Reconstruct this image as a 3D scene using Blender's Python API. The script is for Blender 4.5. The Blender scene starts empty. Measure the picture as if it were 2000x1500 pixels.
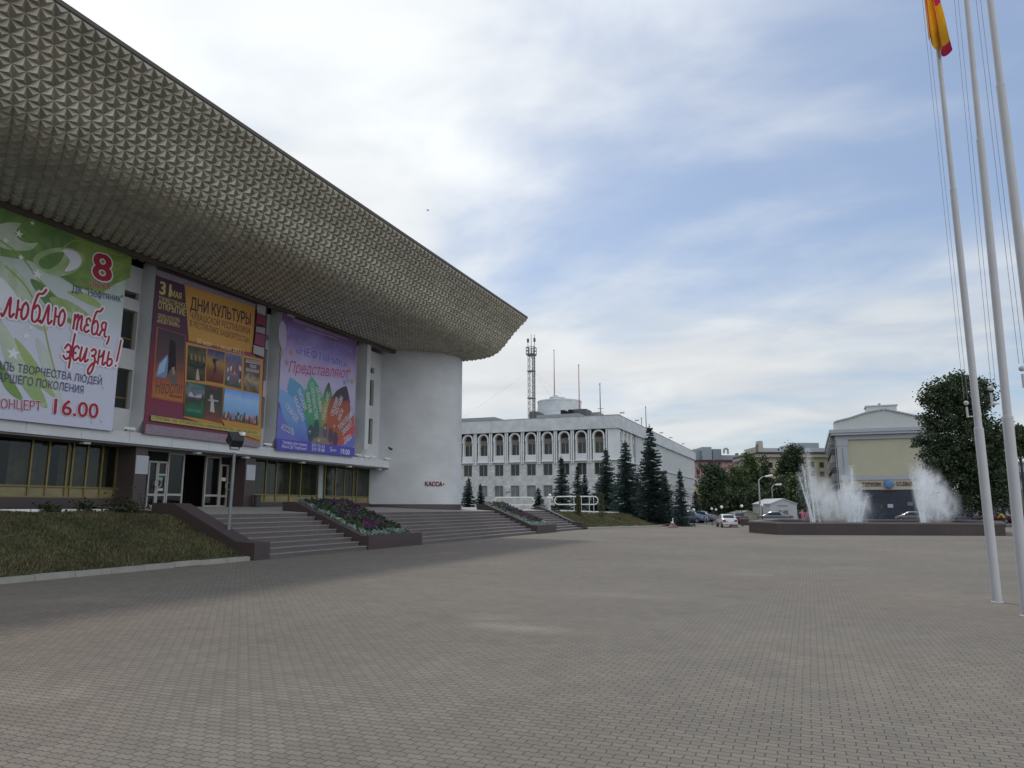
import bpy, bmesh, math, random
from mathutils import Vector, Matrix, noise
R = math.radians
random.seed(7)
SC = bpy.context.scene
COL = SC.collection

# ------------------------------------------------------------------ camera
FPX, HORIZ, EYE, YAW = 1430.0, 992.0, 1.7, R(21.8)      # all for a 2000 x 1500 picture
PITCH = math.atan((HORIZ - 750) / FPX)
cam = bpy.data.cameras.new('camera')
cam.sensor_fit = 'HORIZONTAL'; cam.sensor_width = 36.0; cam.lens = 36.0 * FPX / 2000
cam.clip_start = 0.1; cam.clip_end = 3000
camo = bpy.data.objects.new('camera', cam); COL.objects.link(camo)
camo.location = (0, 0, EYE); camo.rotation_euler = (R(90) + PITCH, 0, YAW)
SC.camera = camo

# ------------------------------------------------------------------ sun, sky, exposure
SUN_EL, SUN_AZ = R(57), R(42)          # azimuth measured from +Y towards -X (behind the palace roof)
sd = Vector((-math.sin(SUN_AZ) * math.cos(SUN_EL), math.cos(SUN_AZ) * math.cos(SUN_EL), math.sin(SUN_EL)))
sun = bpy.data.lights.new('sun', 'SUN'); sun.energy = 1.9; sun.angle = R(5.0); sun.color = (1.0, 0.93, 0.82)
suno = bpy.data.objects.new('sun', sun); COL.objects.link(suno); suno.location = (0, 0, 60)
suno.rotation_euler = sd.to_track_quat('Z', 'Y').to_euler()
SC.view_settings.view_transform = 'Standard'; SC.view_settings.look = 'None'
SC.view_settings.gamma = 1.0; SC.view_settings.exposure = -0.58
SC.cycles.transparent_max_bounces = 48
SC.cycles.max_bounces = 8; SC.cycles.volume_bounces = 3
SC.cycles.sample_clamp_indirect = 6.0

wd = bpy.data.worlds.new('World'); SC.world = wd; wd.use_nodes = True
nt = wd.node_tree; nt.nodes.clear()
def N(t, **k):
    n = nt.nodes.new(t)
    for a, b in k.items(): setattr(n, a, b)
    return n
def L(a, b): nt.links.new(a, b)
def M_(op, a, b=None, c=None, clamp=False):
    n = N('ShaderNodeMath', operation=op); n.use_clamp = clamp
    for i, v in enumerate((a, b, c)):
        if v is None: continue
        if isinstance(v, (int, float)): n.inputs[i].default_value = v
        else: L(v, n.inputs[i])
    return n.outputs[0]
def world_sky():
    out = N('ShaderNodeOutputWorld'); bg = N('ShaderNodeBackground'); L(bg.outputs[0], out.inputs[0])
    tc = N('ShaderNodeTexCoord')
    sky = N('ShaderNodeTexSky', sky_type='NISHITA', sun_disc=False, sun_elevation=SUN_EL, sun_rotation=-SUN_AZ)
    sky.air_density = 1.0; sky.dust_density = 1.5; sky.ozone_density = 1.5
    sep = N('ShaderNodeSeparateXYZ'); L(tc.outputs['Generated'], sep.inputs[0])
    zz = M_('MAXIMUM', sep.outputs[2], 0.0)
    den = M_('ADD', zz, 0.16)
    px = M_('DIVIDE', sep.outputs[0], den); py = M_('DIVIDE', sep.outputs[1], den)
    cmb = N('ShaderNodeCombineXYZ'); L(px, cmb.inputs[0]); L(py, cmb.inputs[1])
    mp = N('ShaderNodeMapping'); L(cmb.outputs[0], mp.inputs[0])
    mp.inputs['Location'].default_value = (3.1, 1.7, 0); mp.inputs['Rotation'].default_value = (0, 0, R(25)); mp.inputs['Scale'].default_value = (0.7, 0.95, 1)
    n1 = N('ShaderNodeTexNoise'); n1.inputs['Scale'].default_value = 1.15; n1.inputs['Detail'].default_value = 7; n1.inputs['Roughness'].default_value = 0.48; n1.inputs['Distortion'].default_value = 0.35
    L(mp.outputs[0], n1.inputs['Vector'])
    n2 = N('ShaderNodeTexNoise'); n2.inputs['Scale'].default_value = 2.6; n2.inputs['Detail'].default_value = 7; n2.inputs['Roughness'].default_value = 0.52; n2.inputs['Distortion'].default_value = 0.4
    L(mp.outputs[0], n2.inputs['Vector'])
    # angular closeness to the sun drives how thick and bright the veil is
    dt = N('ShaderNodeVectorMath', operation='DOT_PRODUCT'); L(tc.outputs['Generated'], dt.inputs[0]); dt.inputs[1].default_value = sd
    s = M_('MAXIMUM', dt.outputs['Value'], 0.0)
    bx = N('ShaderNodeVectorMath', operation='DOT_PRODUCT'); L(tc.outputs['Generated'], bx.inputs[0])
    bx.inputs[1].default_value = Vector((-0.93, 0.35, 0.1)).normalized()       # thicker cloud bank towards the palace side
    d = M_('MULTIPLY', n1.outputs['Fac'], 1.9)
    d = M_('ADD', d, M_('MULTIPLY', n2.outputs['Fac'], 0.75))
    d = M_('ADD', d, M_('MULTIPLY', bx.outputs['Value'], 0.9))
    d = M_('ADD', d, M_('MULTIPLY', M_('SUBTRACT', 1.0, zz), 0.27))
    mr = N('ShaderNodeMapRange', interpolation_type='SMOOTHSTEP'); L(d, mr.inputs['Value'])
    mr.inputs['From Min'].default_value = 1.46; mr.inputs['From Max'].default_value = 2.18
    cov = mr.outputs[0]; COV = [cov]
    # cloud brightness: white towards the sun, greyer away from it, with soft mottling
    br = M_('MULTIPLY_ADD', M_('POWER', s, 2.0), 6.0, 8.0)
    br = M_('MULTIPLY', br, M_('MULTIPLY_ADD', n2.outputs['Fac'], 0.5, 0.75))
    # added bright sky out of view behind the viewer, fills the shaded fronts
    bk = N('ShaderNodeVectorMath', operation='DOT_PRODUCT'); L(tc.outputs['Generated'], bk.inputs[0]); bk.inputs[1].default_value = Vector((0.80, -0.58, 0.12)).normalized()
    bkr = N('ShaderNodeMapRange', interpolation_type='SMOOTHSTEP'); L(bk.outputs['Value'], bkr.inputs[0]); bkr.inputs[1].default_value = 0.15; bkr.inputs[2].default_value = 0.75
    br = M_('ADD', br, M_('MULTIPLY', bkr.outputs[0], 8.0))
    cc = N('ShaderNodeMix', data_type='RGBA', blend_type='MULTIPLY'); cc.inputs[0].default_value = 1.0
    cc.inputs[6].default_value = (0.955, 0.99, 1.01, 1)
    cv = N('ShaderNodeCombineXYZ'); L(br, cv.inputs[0]); L(br, cv.inputs[1]); L(br, cv.inputs[2]); L(cv.outputs[0], cc.inputs[7])
    bl = N('ShaderNodeMix', data_type='RGBA', blend_type='ADD'); bl.inputs[0].default_value = 1.0
    sk = N('ShaderNodeMix', data_type='RGBA', blend_type='MULTIPLY'); sk.inputs[0].default_value = 1.0
    L(sky.outputs[0], sk.inputs[6]); sk.inputs[7].default_value = (0.95, 1.0, 1.05, 1)
    L(sk.outputs[2], bl.inputs[6]); bl.inputs[7].default_value = (1.9, 2.35, 3.1, 1)
    mx = N('ShaderNodeMix', data_type='RGBA'); L(M_('MAXIMUM', cov, bkr.outputs[0]), mx.inputs[0]); L(bl.outputs[2], mx.inputs[6]); L(cc.outputs[2], mx.inputs[7])
    L(mx.outputs[2], bg.inputs[0]); bg.inputs[1].default_value = 0.115
world_sky()

# ------------------------------------------------------------------ pixel -> world helpers (used to read real positions off planes)
_h = Vector((-math.sin(YAW), math.cos(YAW), 0)); _r = Vector((math.cos(YAW), math.sin(YAW), 0)); _z = Vector((0, 0, 1))
_C = Vector((0, 0, EYE))
def ray(x, y):
    u = (x - 1000) / FPX; v = (750 - y) / FPX
    return math.cos(PITCH) * _h + math.sin(PITCH) * _z + u * _r + v * (-math.sin(PITCH) * _h + math.cos(PITCH) * _z)
FH = FPX/math.cos(PITCH); 
def ZAT(py, D):
    v = (750 - py)/FPX; return EYE + D*(math.sin(PITCH) + v*math.cos(PITCH))/(math.cos(PITCH) - v*math.sin(PITCH))
def onX(x, y, X): d = ray(x, y); return _C + d * (X / d[0])
def onY(x, y, Y): d = ray(x, y); return _C + d * (Y / d[1])
def onZ(x, y, Z=0.0): d = ray(x, y); return _C + d * ((Z - EYE) / d[2])
def dep(x, y, D): d = ray(x, y); return _C + d * (D / d.dot(_h))        # at horizontal distance D ahead
def LD(lat, D): return _h * D + _r * lat

# ------------------------------------------------------------------ materials
MATS = {}
def mat(name, col, rough=0.8, metal=0.0, var=0.08, scale=3.0, bump=0.0, bscale=30.0, spec=0.4, island=0.0, coat=0.0):
    if name in MATS: return MATS[name]
    m = bpy.data.materials.new(name); m.use_nodes = True; t = m.node_tree; b = t.nodes['Principled BSDF']
    b.inputs['Roughness'].default_value = rough; b.inputs['Metallic'].default_value = metal
    b.inputs['Specular IOR Level'].default_value = spec; b.inputs['Coat Weight'].default_value = coat
    g = t.nodes.new('ShaderNodeNewGeometry'); no = t.nodes.new('ShaderNodeTexNoise')
    no.inputs['Scale'].default_value = scale; no.inputs['Detail'].default_value = 6; t.links.new(g.outputs['Position'], no.inputs['Vector'])
    mr = t.nodes.new('ShaderNodeMapRange'); t.links.new(no.outputs['Fac'], mr.inputs[0])
    mr.inputs[1].default_value = 0.25; mr.inputs[2].default_value = 0.75; mr.inputs[3].default_value = 1 - var; mr.inputs[4].default_value = 1 + var
    val = mr.outputs[0]
    if island:
        ri = t.nodes.new('ShaderNodeMapRange'); t.links.new(g.outputs['Random Per Island'], ri.inputs[0]); ri.inputs[3].default_value = 1 - island; ri.inputs[4].default_value = 1 + island
        mu = t.nodes.new('ShaderNodeMath'); mu.operation = 'MULTIPLY'; t.links.new(val, mu.inputs[0]); t.links.new(ri.outputs[0], mu.inputs[1]); val = mu.outputs[0]
    hsv = t.nodes.new('ShaderNodeHueSaturation'); hsv.inputs['Color'].default_value = (*col, 1); t.links.new(val, hsv.inputs['Value'])
    t.links.new(hsv.outputs[0], b.inputs['Base Color'])
    if bump:
        n2 = t.nodes.new('ShaderNodeTexNoise'); n2.inputs['Scale'].default_value = bscale; n2.inputs['Detail'].default_value = 5; t.links.new(g.outputs['Position'], n2.inputs['Vector'])
        bp = t.nodes.new('ShaderNodeBump'); bp.inputs['Strength'].default_value = bump; bp.inputs['Distance'].default_value = 0.03
        t.links.new(n2.outputs['Fac'], bp.inputs['Height']); t.links.new(bp.outputs[0], b.inputs['Normal'])
    MATS[name] = m; return m
def glass(name, tint, fac=0.55):
    if name in MATS: return MATS[name]
    m = bpy.data.materials.new(name); m.use_nodes = True; t = m.node_tree; t.nodes.clear()
    o = t.nodes.new('ShaderNodeOutputMaterial'); mx = t.nodes.new('ShaderNodeMixShader'); tr = t.nodes.new('ShaderNodeBsdfTransparent'); gl = t.nodes.new('ShaderNodeBsdfGlossy')
    fr = t.nodes.new('ShaderNodeFresnel'); fr.inputs[0].default_value = 1.5
    ad = t.nodes.new('ShaderNodeMath'); ad.operation = 'MULTIPLY'; ad.inputs[1].default_value = fac * 2
    tr.inputs[0].default_value = (*tint, 1); gl.inputs['Roughness'].default_value = 0.03; gl.inputs[0].default_value = (.9, .92, .95, 1)
    t.links.new(fr.outputs[0], ad.inputs[0]); t.links.new(ad.outputs[0], mx.inputs[0]); t.links.new(tr.outputs[0], mx.inputs[1]); t.links.new(gl.outputs[0], mx.inputs[2]); t.links.new(mx.outputs[0], o.inputs[0])
    MATS[name] = m; return m
def print_mat(col):
    return mat('print_%02x%02x%02x' % tuple(int(255 * max(0, min(1, c)) ** 0.4545) for c in col), col, 0.55, var=0.05, scale=1.5, spec=0.3, bump=.35, bscale=1.3)

def paver_mat():
    m = bpy.data.materials.new('paving_blocks'); m.use_nodes = True; t = m.node_tree; b = t.nodes['Principled BSDF']; nn = t.nodes.new; ln = t.links.new
    g = nn('ShaderNodeNewGeometry'); sp = nn('ShaderNodeSeparateXYZ'); ln(g.outputs['Position'], sp.inputs[0])
    def ma(op, a, bb=None, c=None):
        n = nn('ShaderNodeMath'); n.operation = op
        for i, v in enumerate((a, bb, c)):
            if v is None: continue
            if isinstance(v, (int, float)): n.inputs[i].default_value = v
            else: ln(v, n.inputs[i])
        return n.outputs[0]
    wv = ma('MULTIPLY', ma('PINGPONG', sp.outputs[0], 0.0375), 0.42)          # zigzag long edges
    wx = ma('MULTIPLY', ma('SINE', ma('MULTIPLY', sp.outputs[1], 43.0)), 0.003)
    wn = nn('ShaderNodeTexNoise'); wn.inputs['Scale'].default_value = 0.45; wn.inputs['Detail'].default_value = 3; ln(g.outputs['Position'], wn.inputs['Vector'])
    ws = nn('ShaderNodeSeparateColor'); ln(wn.outputs['Color'], ws.inputs[0])
    cb = nn('ShaderNodeCombineXYZ'); ln(ma('ADD', ma('ADD', sp.outputs[0], wx), ma('MULTIPLY', ws.outputs[0], .03)), cb.inputs[0]); ln(ma('ADD', ma('ADD', sp.outputs[1], wv), ma('MULTIPLY', ws.outputs[1], .03)), cb.inputs[1])
    br = nn('ShaderNodeTexBrick'); ln(cb.outputs[0], br.inputs['Vector'])
    br.inputs['Scale'].default_value = 1.0; br.inputs['Brick Width'].default_value = 0.15; br.inputs['Row Height'].default_value = 0.084
    br.inputs['Mortar Size'].default_value = 0.0045; br.inputs['Mortar Smooth'].default_value = 0.35; br.inputs['Bias'].default_value = 0.0
    br.inputs['Color1'].default_value = (0.178, 0.162, 0.139, 1); br.inputs['Color2'].default_value = (0.214, 0.193, 0.164, 1); br.inputs['Mortar'].default_value = (0.074, 0.066, 0.057, 1)
    big = nn('ShaderNodeTexNoise'); big.inputs['Scale'].default_value = 0.17; big.inputs['Detail'].default_value = 5; ln(g.outputs['Position'], big.inputs['Vector'])
    mid = nn('ShaderNodeTexNoise'); mid.inputs['Scale'].default_value = 1.7; mid.inputs['Detail'].default_value = 6; ln(g.outputs['Position'], mid.inputs['Vector'])
    fine = nn('ShaderNodeTexNoise'); fine.inputs['Scale'].default_value = 70; fine.inputs['Detail'].default_value = 4; ln(g.outputs['Position'], fine.inputs['Vector'])
    k = ma('ADD', ma('MULTIPLY_ADD', big.outputs['Fac'], 0.60, 0.47), ma('ADD', ma('MULTIPLY', mid.outputs['Fac'], 0.30), ma('MULTIPLY', fine.outputs['Fac'], 0.22)))
    # pale cement-dust smears
    dm = nn('ShaderNodeMapRange'); n4 = nn('ShaderNodeTexNoise'); n4.inputs['Scale'].default_value = 0.33; n4.inputs['Detail'].default_value = 3; ln(g.outputs['Position'], n4.inputs['Vector'])
    ln(n4.outputs['Fac'], dm.inputs[0]); dm.inputs[1].default_value = 0.63; dm.inputs[2].default_value = 0.78; dm.inputs[3].default_value = 0; dm.inputs[4].default_value = 0.32
    k = ma('ADD', k, dm.outputs[0])
    for (qx, qy), (hx, hy), amp in ((PALE[0], (1.3, .55), .5), (PALE[1], (1.9, .8), .22)):
        ex = ma('DIVIDE', ma('SUBTRACT', sp.outputs[0], qx), hx); ey = ma('DIVIDE', ma('SUBTRACT', sp.outputs[1], qy), hy)
        rr = ma('SQRT', ma('ADD', ma('MULTIPLY', ex, ex), ma('MULTIPLY', ey, ey)))
        f = nn('ShaderNodeMapRange'); f.interpolation_type = 'SMOOTHSTEP'; ln(ma('ADD', rr, ma('MULTIPLY', mid.outputs['Fac'], .9)), f.inputs[0]); f.inputs[1].default_value = .35; f.inputs[2].default_value = 1.45; f.inputs[3].default_value = amp; f.inputs[4].default_value = 0
        k = ma('ADD', k, f.outputs[0])
    st = nn('ShaderNodeMapRange'); sn = nn('ShaderNodeTexNoise'); sn.inputs['Scale'].default_value = 0.8; sn.inputs['Detail'].default_value = 7; sn.inputs['Roughness'].default_value = .65; ln(g.outputs['Position'], sn.inputs['Vector'])
    ln(sn.outputs['Fac'], st.inputs[0]); st.inputs[1].default_value = .58; st.inputs[2].default_value = .72; st.inputs[3].default_value = 0; st.inputs[4].default_value = -.16
    k = ma('ADD', k, st.outputs[0])
    mu = nn('ShaderNodeMix'); mu.data_type = 'RGBA'; mu.blend_type = 'MULTIPLY'; mu.inputs[0].default_value = 1
    cv = nn('ShaderNodeCombineXYZ'); [ln(k, cv.inputs[i]) for i in range(3)]
    ln(br.outputs['Color'], mu.inputs[6]); ln(cv.outputs[0], mu.inputs[7])
    # reddish rows of coloured blocks
    rd = nn('ShaderNodeMapRange'); n5 = nn('ShaderNodeTexNoise'); n5.inputs['Scale'].default_value = 0.09; n5.inputs['Detail'].default_value = 4; ln(g.outputs['Position'], n5.inputs['Vector'])
    ln(n5.outputs['Fac'], rd.inputs[0]); rd.inputs[1].default_value = 0.5; rd.inputs[2].default_value = 0.72; rd.inputs[4].default_value = 0.55
    rm = nn('ShaderNodeMix'); rm.data_type = 'RGBA'; rm.blend_type = 'MULTIPLY'; ln(rd.outputs[0], rm.inputs[0]); ln(mu.outputs[2], rm.inputs[6]); rm.inputs[7].default_value = (1.08, 0.90, 0.84, 1)
    ln(rm.outputs[2], b.inputs['Base Color']); b.inputs['Roughness'].default_value = 0.82; b.inputs['Specular IOR Level'].default_value = 0.3
    bp = nn('ShaderNodeBump'); bp.inputs['Strength'].default_value = 0.8; bp.inputs['Distance'].default_value = 0.008
    hh = ma('ADD', ma('SUBTRACT', 1.0, br.outputs['Fac']), ma('MULTIPLY', fine.outputs['Fac'], 0.35))
    ln(hh, bp.inputs['Height']); ln(bp.outputs[0], b.inputs['Normal'])
    return m

def grid_mat(name, col, joint, sx, sz, rough=0.6, var=0.12, mort=0.012, axis='x', spec=0.4, speck=0.0):
    """panelled or tiled cladding: brick texture on (x or y, z) world coordinates"""
    if name in MATS: return MATS[name]
    m = bpy.data.materials.new(name); m.use_nodes = True; t = m.node_tree; b = t.nodes['Principled BSDF']; nn = t.nodes.new; ln = t.links.new
    g = nn('ShaderNodeNewGeometry'); sp = nn('ShaderNodeSeparateXYZ'); ln(g.outputs['Position'], sp.inputs[0])
    ad = nn('ShaderNodeMath'); ad.operation = 'ADD'; ln(sp.outputs[0], ad.inputs[0]); ln(sp.outputs[1], ad.inputs[1])
    cb = nn('ShaderNodeCombineXYZ'); ln({'x': sp.outputs[0], 'y': sp.outputs[1], 'xy': ad.outputs[0]}[axis], cb.inputs[0]); ln(sp.outputs[2], cb.inputs[1])
    br = nn('ShaderNodeTexBrick'); ln(cb.outputs[0], br.inputs['Vector']); br.inputs['Scale'].default_value = 1
    br.inputs['Brick Width'].default_value = sx; br.inputs['Row Height'].default_value = sz; br.inputs['Mortar Size'].default_value = mort
    br.inputs['Color1'].default_value = (*[c * (1 - var) for c in col], 1); br.inputs['Color2'].default_value = (*[c * (1 + var) for c in col], 1); br.inputs['Mortar'].default_value = (*joint, 1)
    no = nn('ShaderNodeTexNoise'); no.inputs['Scale'].default_value = 40 if speck else 1.1; no.inputs['Detail'].default_value = 6; ln(g.outputs['Position'], no.inputs['Vector'])
    n2 = nn('ShaderNodeTexNoise'); n2.inputs['Scale'].default_value = 0.5; n2.inputs['Detail'].default_value = 6; ln(g.outputs['Position'], n2.inputs['Vector'])
    a = speck or 0.12
    mr = nn('ShaderNodeMapRange'); ln(no.outputs['Fac'], mr.inputs[0]); mr.inputs[1].default_value = .3; mr.inputs[2].default_value = .7; mr.inputs[3].default_value = 1 - a; mr.inputs[4].default_value = 1 + a
    m2 = nn('ShaderNodeMapRange'); ln(n2.outputs['Fac'], m2.inputs[0]); m2.inputs[1].default_value = .3; m2.inputs[2].default_value = .7; m2.inputs[3].default_value = .9; m2.inputs[4].default_value = 1.08
    mm = nn('ShaderNodeMath'); mm.operation = 'MULTIPLY'; ln(mr.outputs[0], mm.inputs[0]); ln(m2.outputs[0], mm.inputs[1])
    hs = nn('ShaderNodeHueSaturation'); ln(br.outputs['Color'], hs.inputs['Color']); ln(mm.outputs[0], hs.inputs['Value'])
    ln(hs.outputs[0], b.inputs['Base Color']); b.inputs['Roughness'].default_value = rough; b.inputs['Specular IOR Level'].default_value = spec
    MATS[name] = m; return m

def leaf_mat(name, col, var=0.45, trans=0.25):
    if name in MATS: return MATS[name]
    m = bpy.data.materials.new(name); m.use_nodes = True; t = m.node_tree; nn = t.nodes.new; ln = t.links.new
    b = t.nodes['Principled BSDF']; o = t.nodes['Material Output']
    g = nn('ShaderNodeNewGeometry'); mr = nn('ShaderNodeMapRange'); ln(g.outputs['Random Per Island'], mr.inputs[0]); mr.inputs[3].default_value = 1 - var; mr.inputs[4].default_value = 1 + var
    no = nn('ShaderNodeTexNoise'); no.inputs['Scale'].default_value = 0.6; ln(g.outputs['Position'], no.inputs['Vector'])
    hu = nn('ShaderNodeMapRange'); ln(no.outputs['Fac'], hu.inputs[0]); hu.inputs[1].default_value = .3; hu.inputs[2].default_value = .7; hu.inputs[3].default_value = .47; hu.inputs[4].default_value = .52
    hs = nn('ShaderNodeHueSaturation'); hs.inputs['Color'].default_value = (*col, 1); cl = nn('ShaderNodeTexNoise'); cl.inputs['Scale'].default_value = 0.9; cl.inputs['Detail'].default_value = 3; ln(g.outputs['Position'], cl.inputs['Vector'])
    cm = nn('ShaderNodeMapRange'); ln(cl.outputs['Fac'], cm.inputs[0]); cm.inputs[1].default_value = .32; cm.inputs[2].default_value = .68; cm.inputs[3].default_value = .68; cm.inputs[4].default_value = 1.38
    mv = nn('ShaderNodeMath'); mv.operation = 'MULTIPLY'; ln(mr.outputs[0], mv.inputs[0]); ln(cm.outputs[0], mv.inputs[1]); ln(mv.outputs[0], hs.inputs['Value']); ln(hu.outputs[0], hs.inputs['Hue'])
    ln(hs.outputs[0], b.inputs['Base Color']); b.inputs['Roughness'].default_value = 0.55; b.inputs['Specular IOR Level'].default_value = 0.35
    tl = nn('ShaderNodeBsdfTranslucent'); ln(hs.outputs[0], tl.inputs[0]); mx = nn('ShaderNodeMixShader'); mx.inputs[0].default_value = trans
    ln(b.outputs[0], mx.inputs[1]); ln(tl.outputs[0], mx.inputs[2]); ln(mx.outputs[0], o.inputs[0])
    MATS[name] = m; return m

def spray_mat(name, alpha):
    m = bpy.data.materials.new(name); m.use_nodes = True; t = m.node_tree; t.nodes.clear(); nn = t.nodes.new; ln = t.links.new
    o = nn('ShaderNodeOutputMaterial'); tr = nn('ShaderNodeBsdfTransparent'); df = nn('ShaderNodeBsdfDiffuse'); tl = nn('ShaderNodeBsdfTranslucent')
    df.inputs[0].default_value = (.85, .88, .92, 1); tl.inputs[0].default_value = (.85, .88, .92, 1)
    a = nn('ShaderNodeMixShader'); a.inputs[0].default_value = 0.5; ln(df.outputs[0], a.inputs[1]); ln(tl.outputs[0], a.inputs[2])
    b = nn('ShaderNodeMixShader'); b.inputs[0].default_value = alpha; ln(tr.outputs[0], b.inputs[1]); ln(a.outputs[0], b.inputs[2]); ln(b.outputs[0], o.inputs[0])
    MATS[name] = m; return m

# ------------------------------------------------------------------ mesh collector
class MB:
    def __init__(s): s.v = []; s.f = []; s.m = []; s.ms = []
    def mi(s, m):
        if m not in s.ms: s.ms.append(m)
        return s.ms.index(m)
    def face(s, pts, m):
        i = len(s.v); s.v += [tuple(p) for p in pts]; s.f.append(tuple(range(i, i + len(pts)))); s.m.append(s.mi(m))
    def mesh(s, vs, fs, m):
        i = len(s.v); s.v += [tuple(p) for p in vs]; k = s.mi(m)
        for f in fs: s.f.append(tuple(i + j for j in f)); s.m.append(k)
    def box(s, a, b, m, bev=0.0):
        x0, x1 = sorted((a[0], b[0])); y0, y1 = sorted((a[1], b[1])); z0, z1 = sorted((a[2], b[2]))
        if bev <= 0:
            s.mesh([(x0,y0,z0),(x1,y0,z0),(x1,y1,z0),(x0,y1,z0),(x0,y0,z1),(x1,y0,z1),(x1,y1,z1),(x0,y1,z1)],
                   [(3,2,1,0),(4,5,6,7),(0,1,5,4),(1,2,6,5),(2,3,7,6),(3,0,4,7)], m); return
        bm = bmesh.new(); bmesh.ops.create_cube(bm, size=1)
        for v in bm.verts: v.co = Vector(((x0+x1)/2 + v.co.x*(x1-x0), (y0+y1)/2 + v.co.y*(y1-y0), (z0+z1)/2 + v.co.z*(z1-z0)))
        bmesh.ops.bevel(bm, geom=bm.edges[:], offset=bev, segments=2, affect='EDGES', profile=0.6)
        s.bm(bm, m)
    def bm(s, bm, m):
        bm.verts.index_update(); s.mesh([v.co[:] for v in bm.verts], [[v.index for v in f.verts] for f in bm.faces], m); bm.free()
    def prism(s, poly, d, m):
        """closed prism: polygon (3-D points) swept by vector d"""
        n = len(poly); d = Vector(d); a = [Vector(p) for p in poly]; b = [p + d for p in a]
        s.mesh(a + b, [tuple(range(n - 1, -1, -1)), tuple(range(n, 2 * n))] + [(i, (i+1) % n, n + (i+1) % n, n + i) for i in range(n)], m)
    def tube(s, p, q, r0, r1, m, n=8, caps=True):
        p = Vector(p); q = Vector(q); d = (q - p).normalized(); a = d.orthogonal().normalized(); b = d.cross(a)
        vs = [p + (a * math.cos(2*math.pi*i/n) + b * math.sin(2*math.pi*i/n)) * r0 for i in range(n)] + [q + (a * math.cos(2*math.pi*i/n) + b * math.sin(2*math.pi*i/n)) * r1 for i in range(n)]
        fs = [(i, (i+1) % n, n + (i+1) % n, n + i) for i in range(n)]
        s.mesh(vs, fs, m)
        if caps: s.face(vs[:n][::-1], m); s.face(vs[n:], m)
    def path(s, pts, r, m, n=6, closed=False):
        pts = [Vector(p) for p in pts]; k = len(pts)
        for i in range(k if closed else k - 1): s.tube(pts[i], pts[(i+1) % k], r, r, m, n)
    def sphere(s, c, r, m, u=14, v=8, sc=(1,1,1)):
        bm = bmesh.new(); bmesh.ops.create_uvsphere(bm, u_segments=u, v_segments=v, radius=r)
        for w in bm.verts: w.co = Vector((w.co.x*sc[0] + c[0], w.co.y*sc[1] + c[1], w.co.z*sc[2] + c[2]))
        s.bm(bm, m)
    def lathe(s, prof, c, m, n=20):
        vs = []; fs = []
        for r, z in prof: vs += [(c[0] + r*math.cos(2*math.pi*i/n), c[1] + r*math.sin(2*math.pi*i/n), c[2] + z) for i in range(n)]
        for j in range(len(prof) - 1): fs += [(j*n+i, j*n+(i+1) % n, (j+1)*n+(i+1) % n, (j+1)*n+i) for i in range(n)]
        s.mesh(vs, fs, m)
    def holed(s, org, u, w, n, W, H, holes, m, depth, mr=None):
        """wall face org + a*u + b*w with rectangular openings (a0,b0,a1,b1), reveals going -n*depth"""
        org = Vector(org); u = Vector(u); w = Vector(w); n = Vector(n)
        us = sorted({0, W} | {h[0] for h in holes} | {h[2] for h in holes}); ws = sorted({0, H} | {h[1] for h in holes} | {h[3] for h in holes})
        P = lambda a, b, d=0: org + u*a + w*b - n*d
        for i in range(len(us) - 1):
            for j in range(len(ws) - 1):
                ca, cb = (us[i]+us[i+1])/2, (ws[j]+ws[j+1])/2
                if any(h[0] < ca < h[2] and h[1] < cb < h[3] for h in holes): continue
                s.face([P(us[i],ws[j]), P(us[i+1],ws[j]), P(us[i+1],ws[j+1]), P(us[i],ws[j+1])], m)
        for a0, b0, a1, b1 in holes:
            for p, q in (((a0,b0),(a0,b1)), ((a0,b1),(a1,b1)), ((a1,b1),(a1,b0)), ((a1,b0),(a0,b0))):
                s.face([P(*p), P(*q), P(*q, depth), P(*p, depth)], mr or m)
    def build(s, name, parent=None, local=False, smooth=False, loc=None):
        me = bpy.data.meshes.new(name); me.from_pydata(s.v, [], s.f)
        for m in s.ms: me.materials.append(m)
        me.polygons.foreach_set('material_index', s.m)
        if smooth: me.polygons.foreach_set('use_smooth', [True] * len(s.f))
        me.update()
        o = bpy.data.objects.new(name, me); COL.objects.link(o)
        if parent is not None:
            o.parent = parent
            if parent.type == 'EMPTY' and not local: o.matrix_parent_inverse = Matrix.Translation(-parent.location)
        return o

def tag(o, label=None, cat=None, group=None, kind=None):
    for k, v in (('label', label), ('category', cat), ('group', group), ('kind', kind)):
        if v: o[k] = v
    return o
def thing(name, label, cat, loc=(0, 0, 0), rz=0.0, group=None):
    o = bpy.data.objects.new(name, None); COL.objects.link(o); o.empty_display_size = 0.3
    o.location = loc; o.rotation_euler = (0, 0, rz); return tag(o, label, cat, group)
def dup(root, loc, rz=None, label=None, sc=None):
    def cp(o, par):
        c = o.copy(); COL.objects.link(c)
        if par: c.parent = par
        for ch in o.children: cp(ch, c)
        return c
    r = cp(root, None); r.location = loc
    if rz is not None: r.rotation_euler = (0, 0, rz)
    if sc: r.scale = sc
    if label: r['label'] = label
    return r
def copy_part(o, parent, d):
    """copy a part (and its sub-parts), shifted by vector d"""
    c = o.copy(); COL.objects.link(c); c.parent = parent; c.matrix_parent_inverse = o.matrix_parent_inverse.copy(); c.location = o.location + Vector(d)
    for ch in o.children:
        k = ch.copy(); COL.objects.link(k); k.parent = c; k.matrix_parent_inverse = Matrix()
    return c

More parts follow.
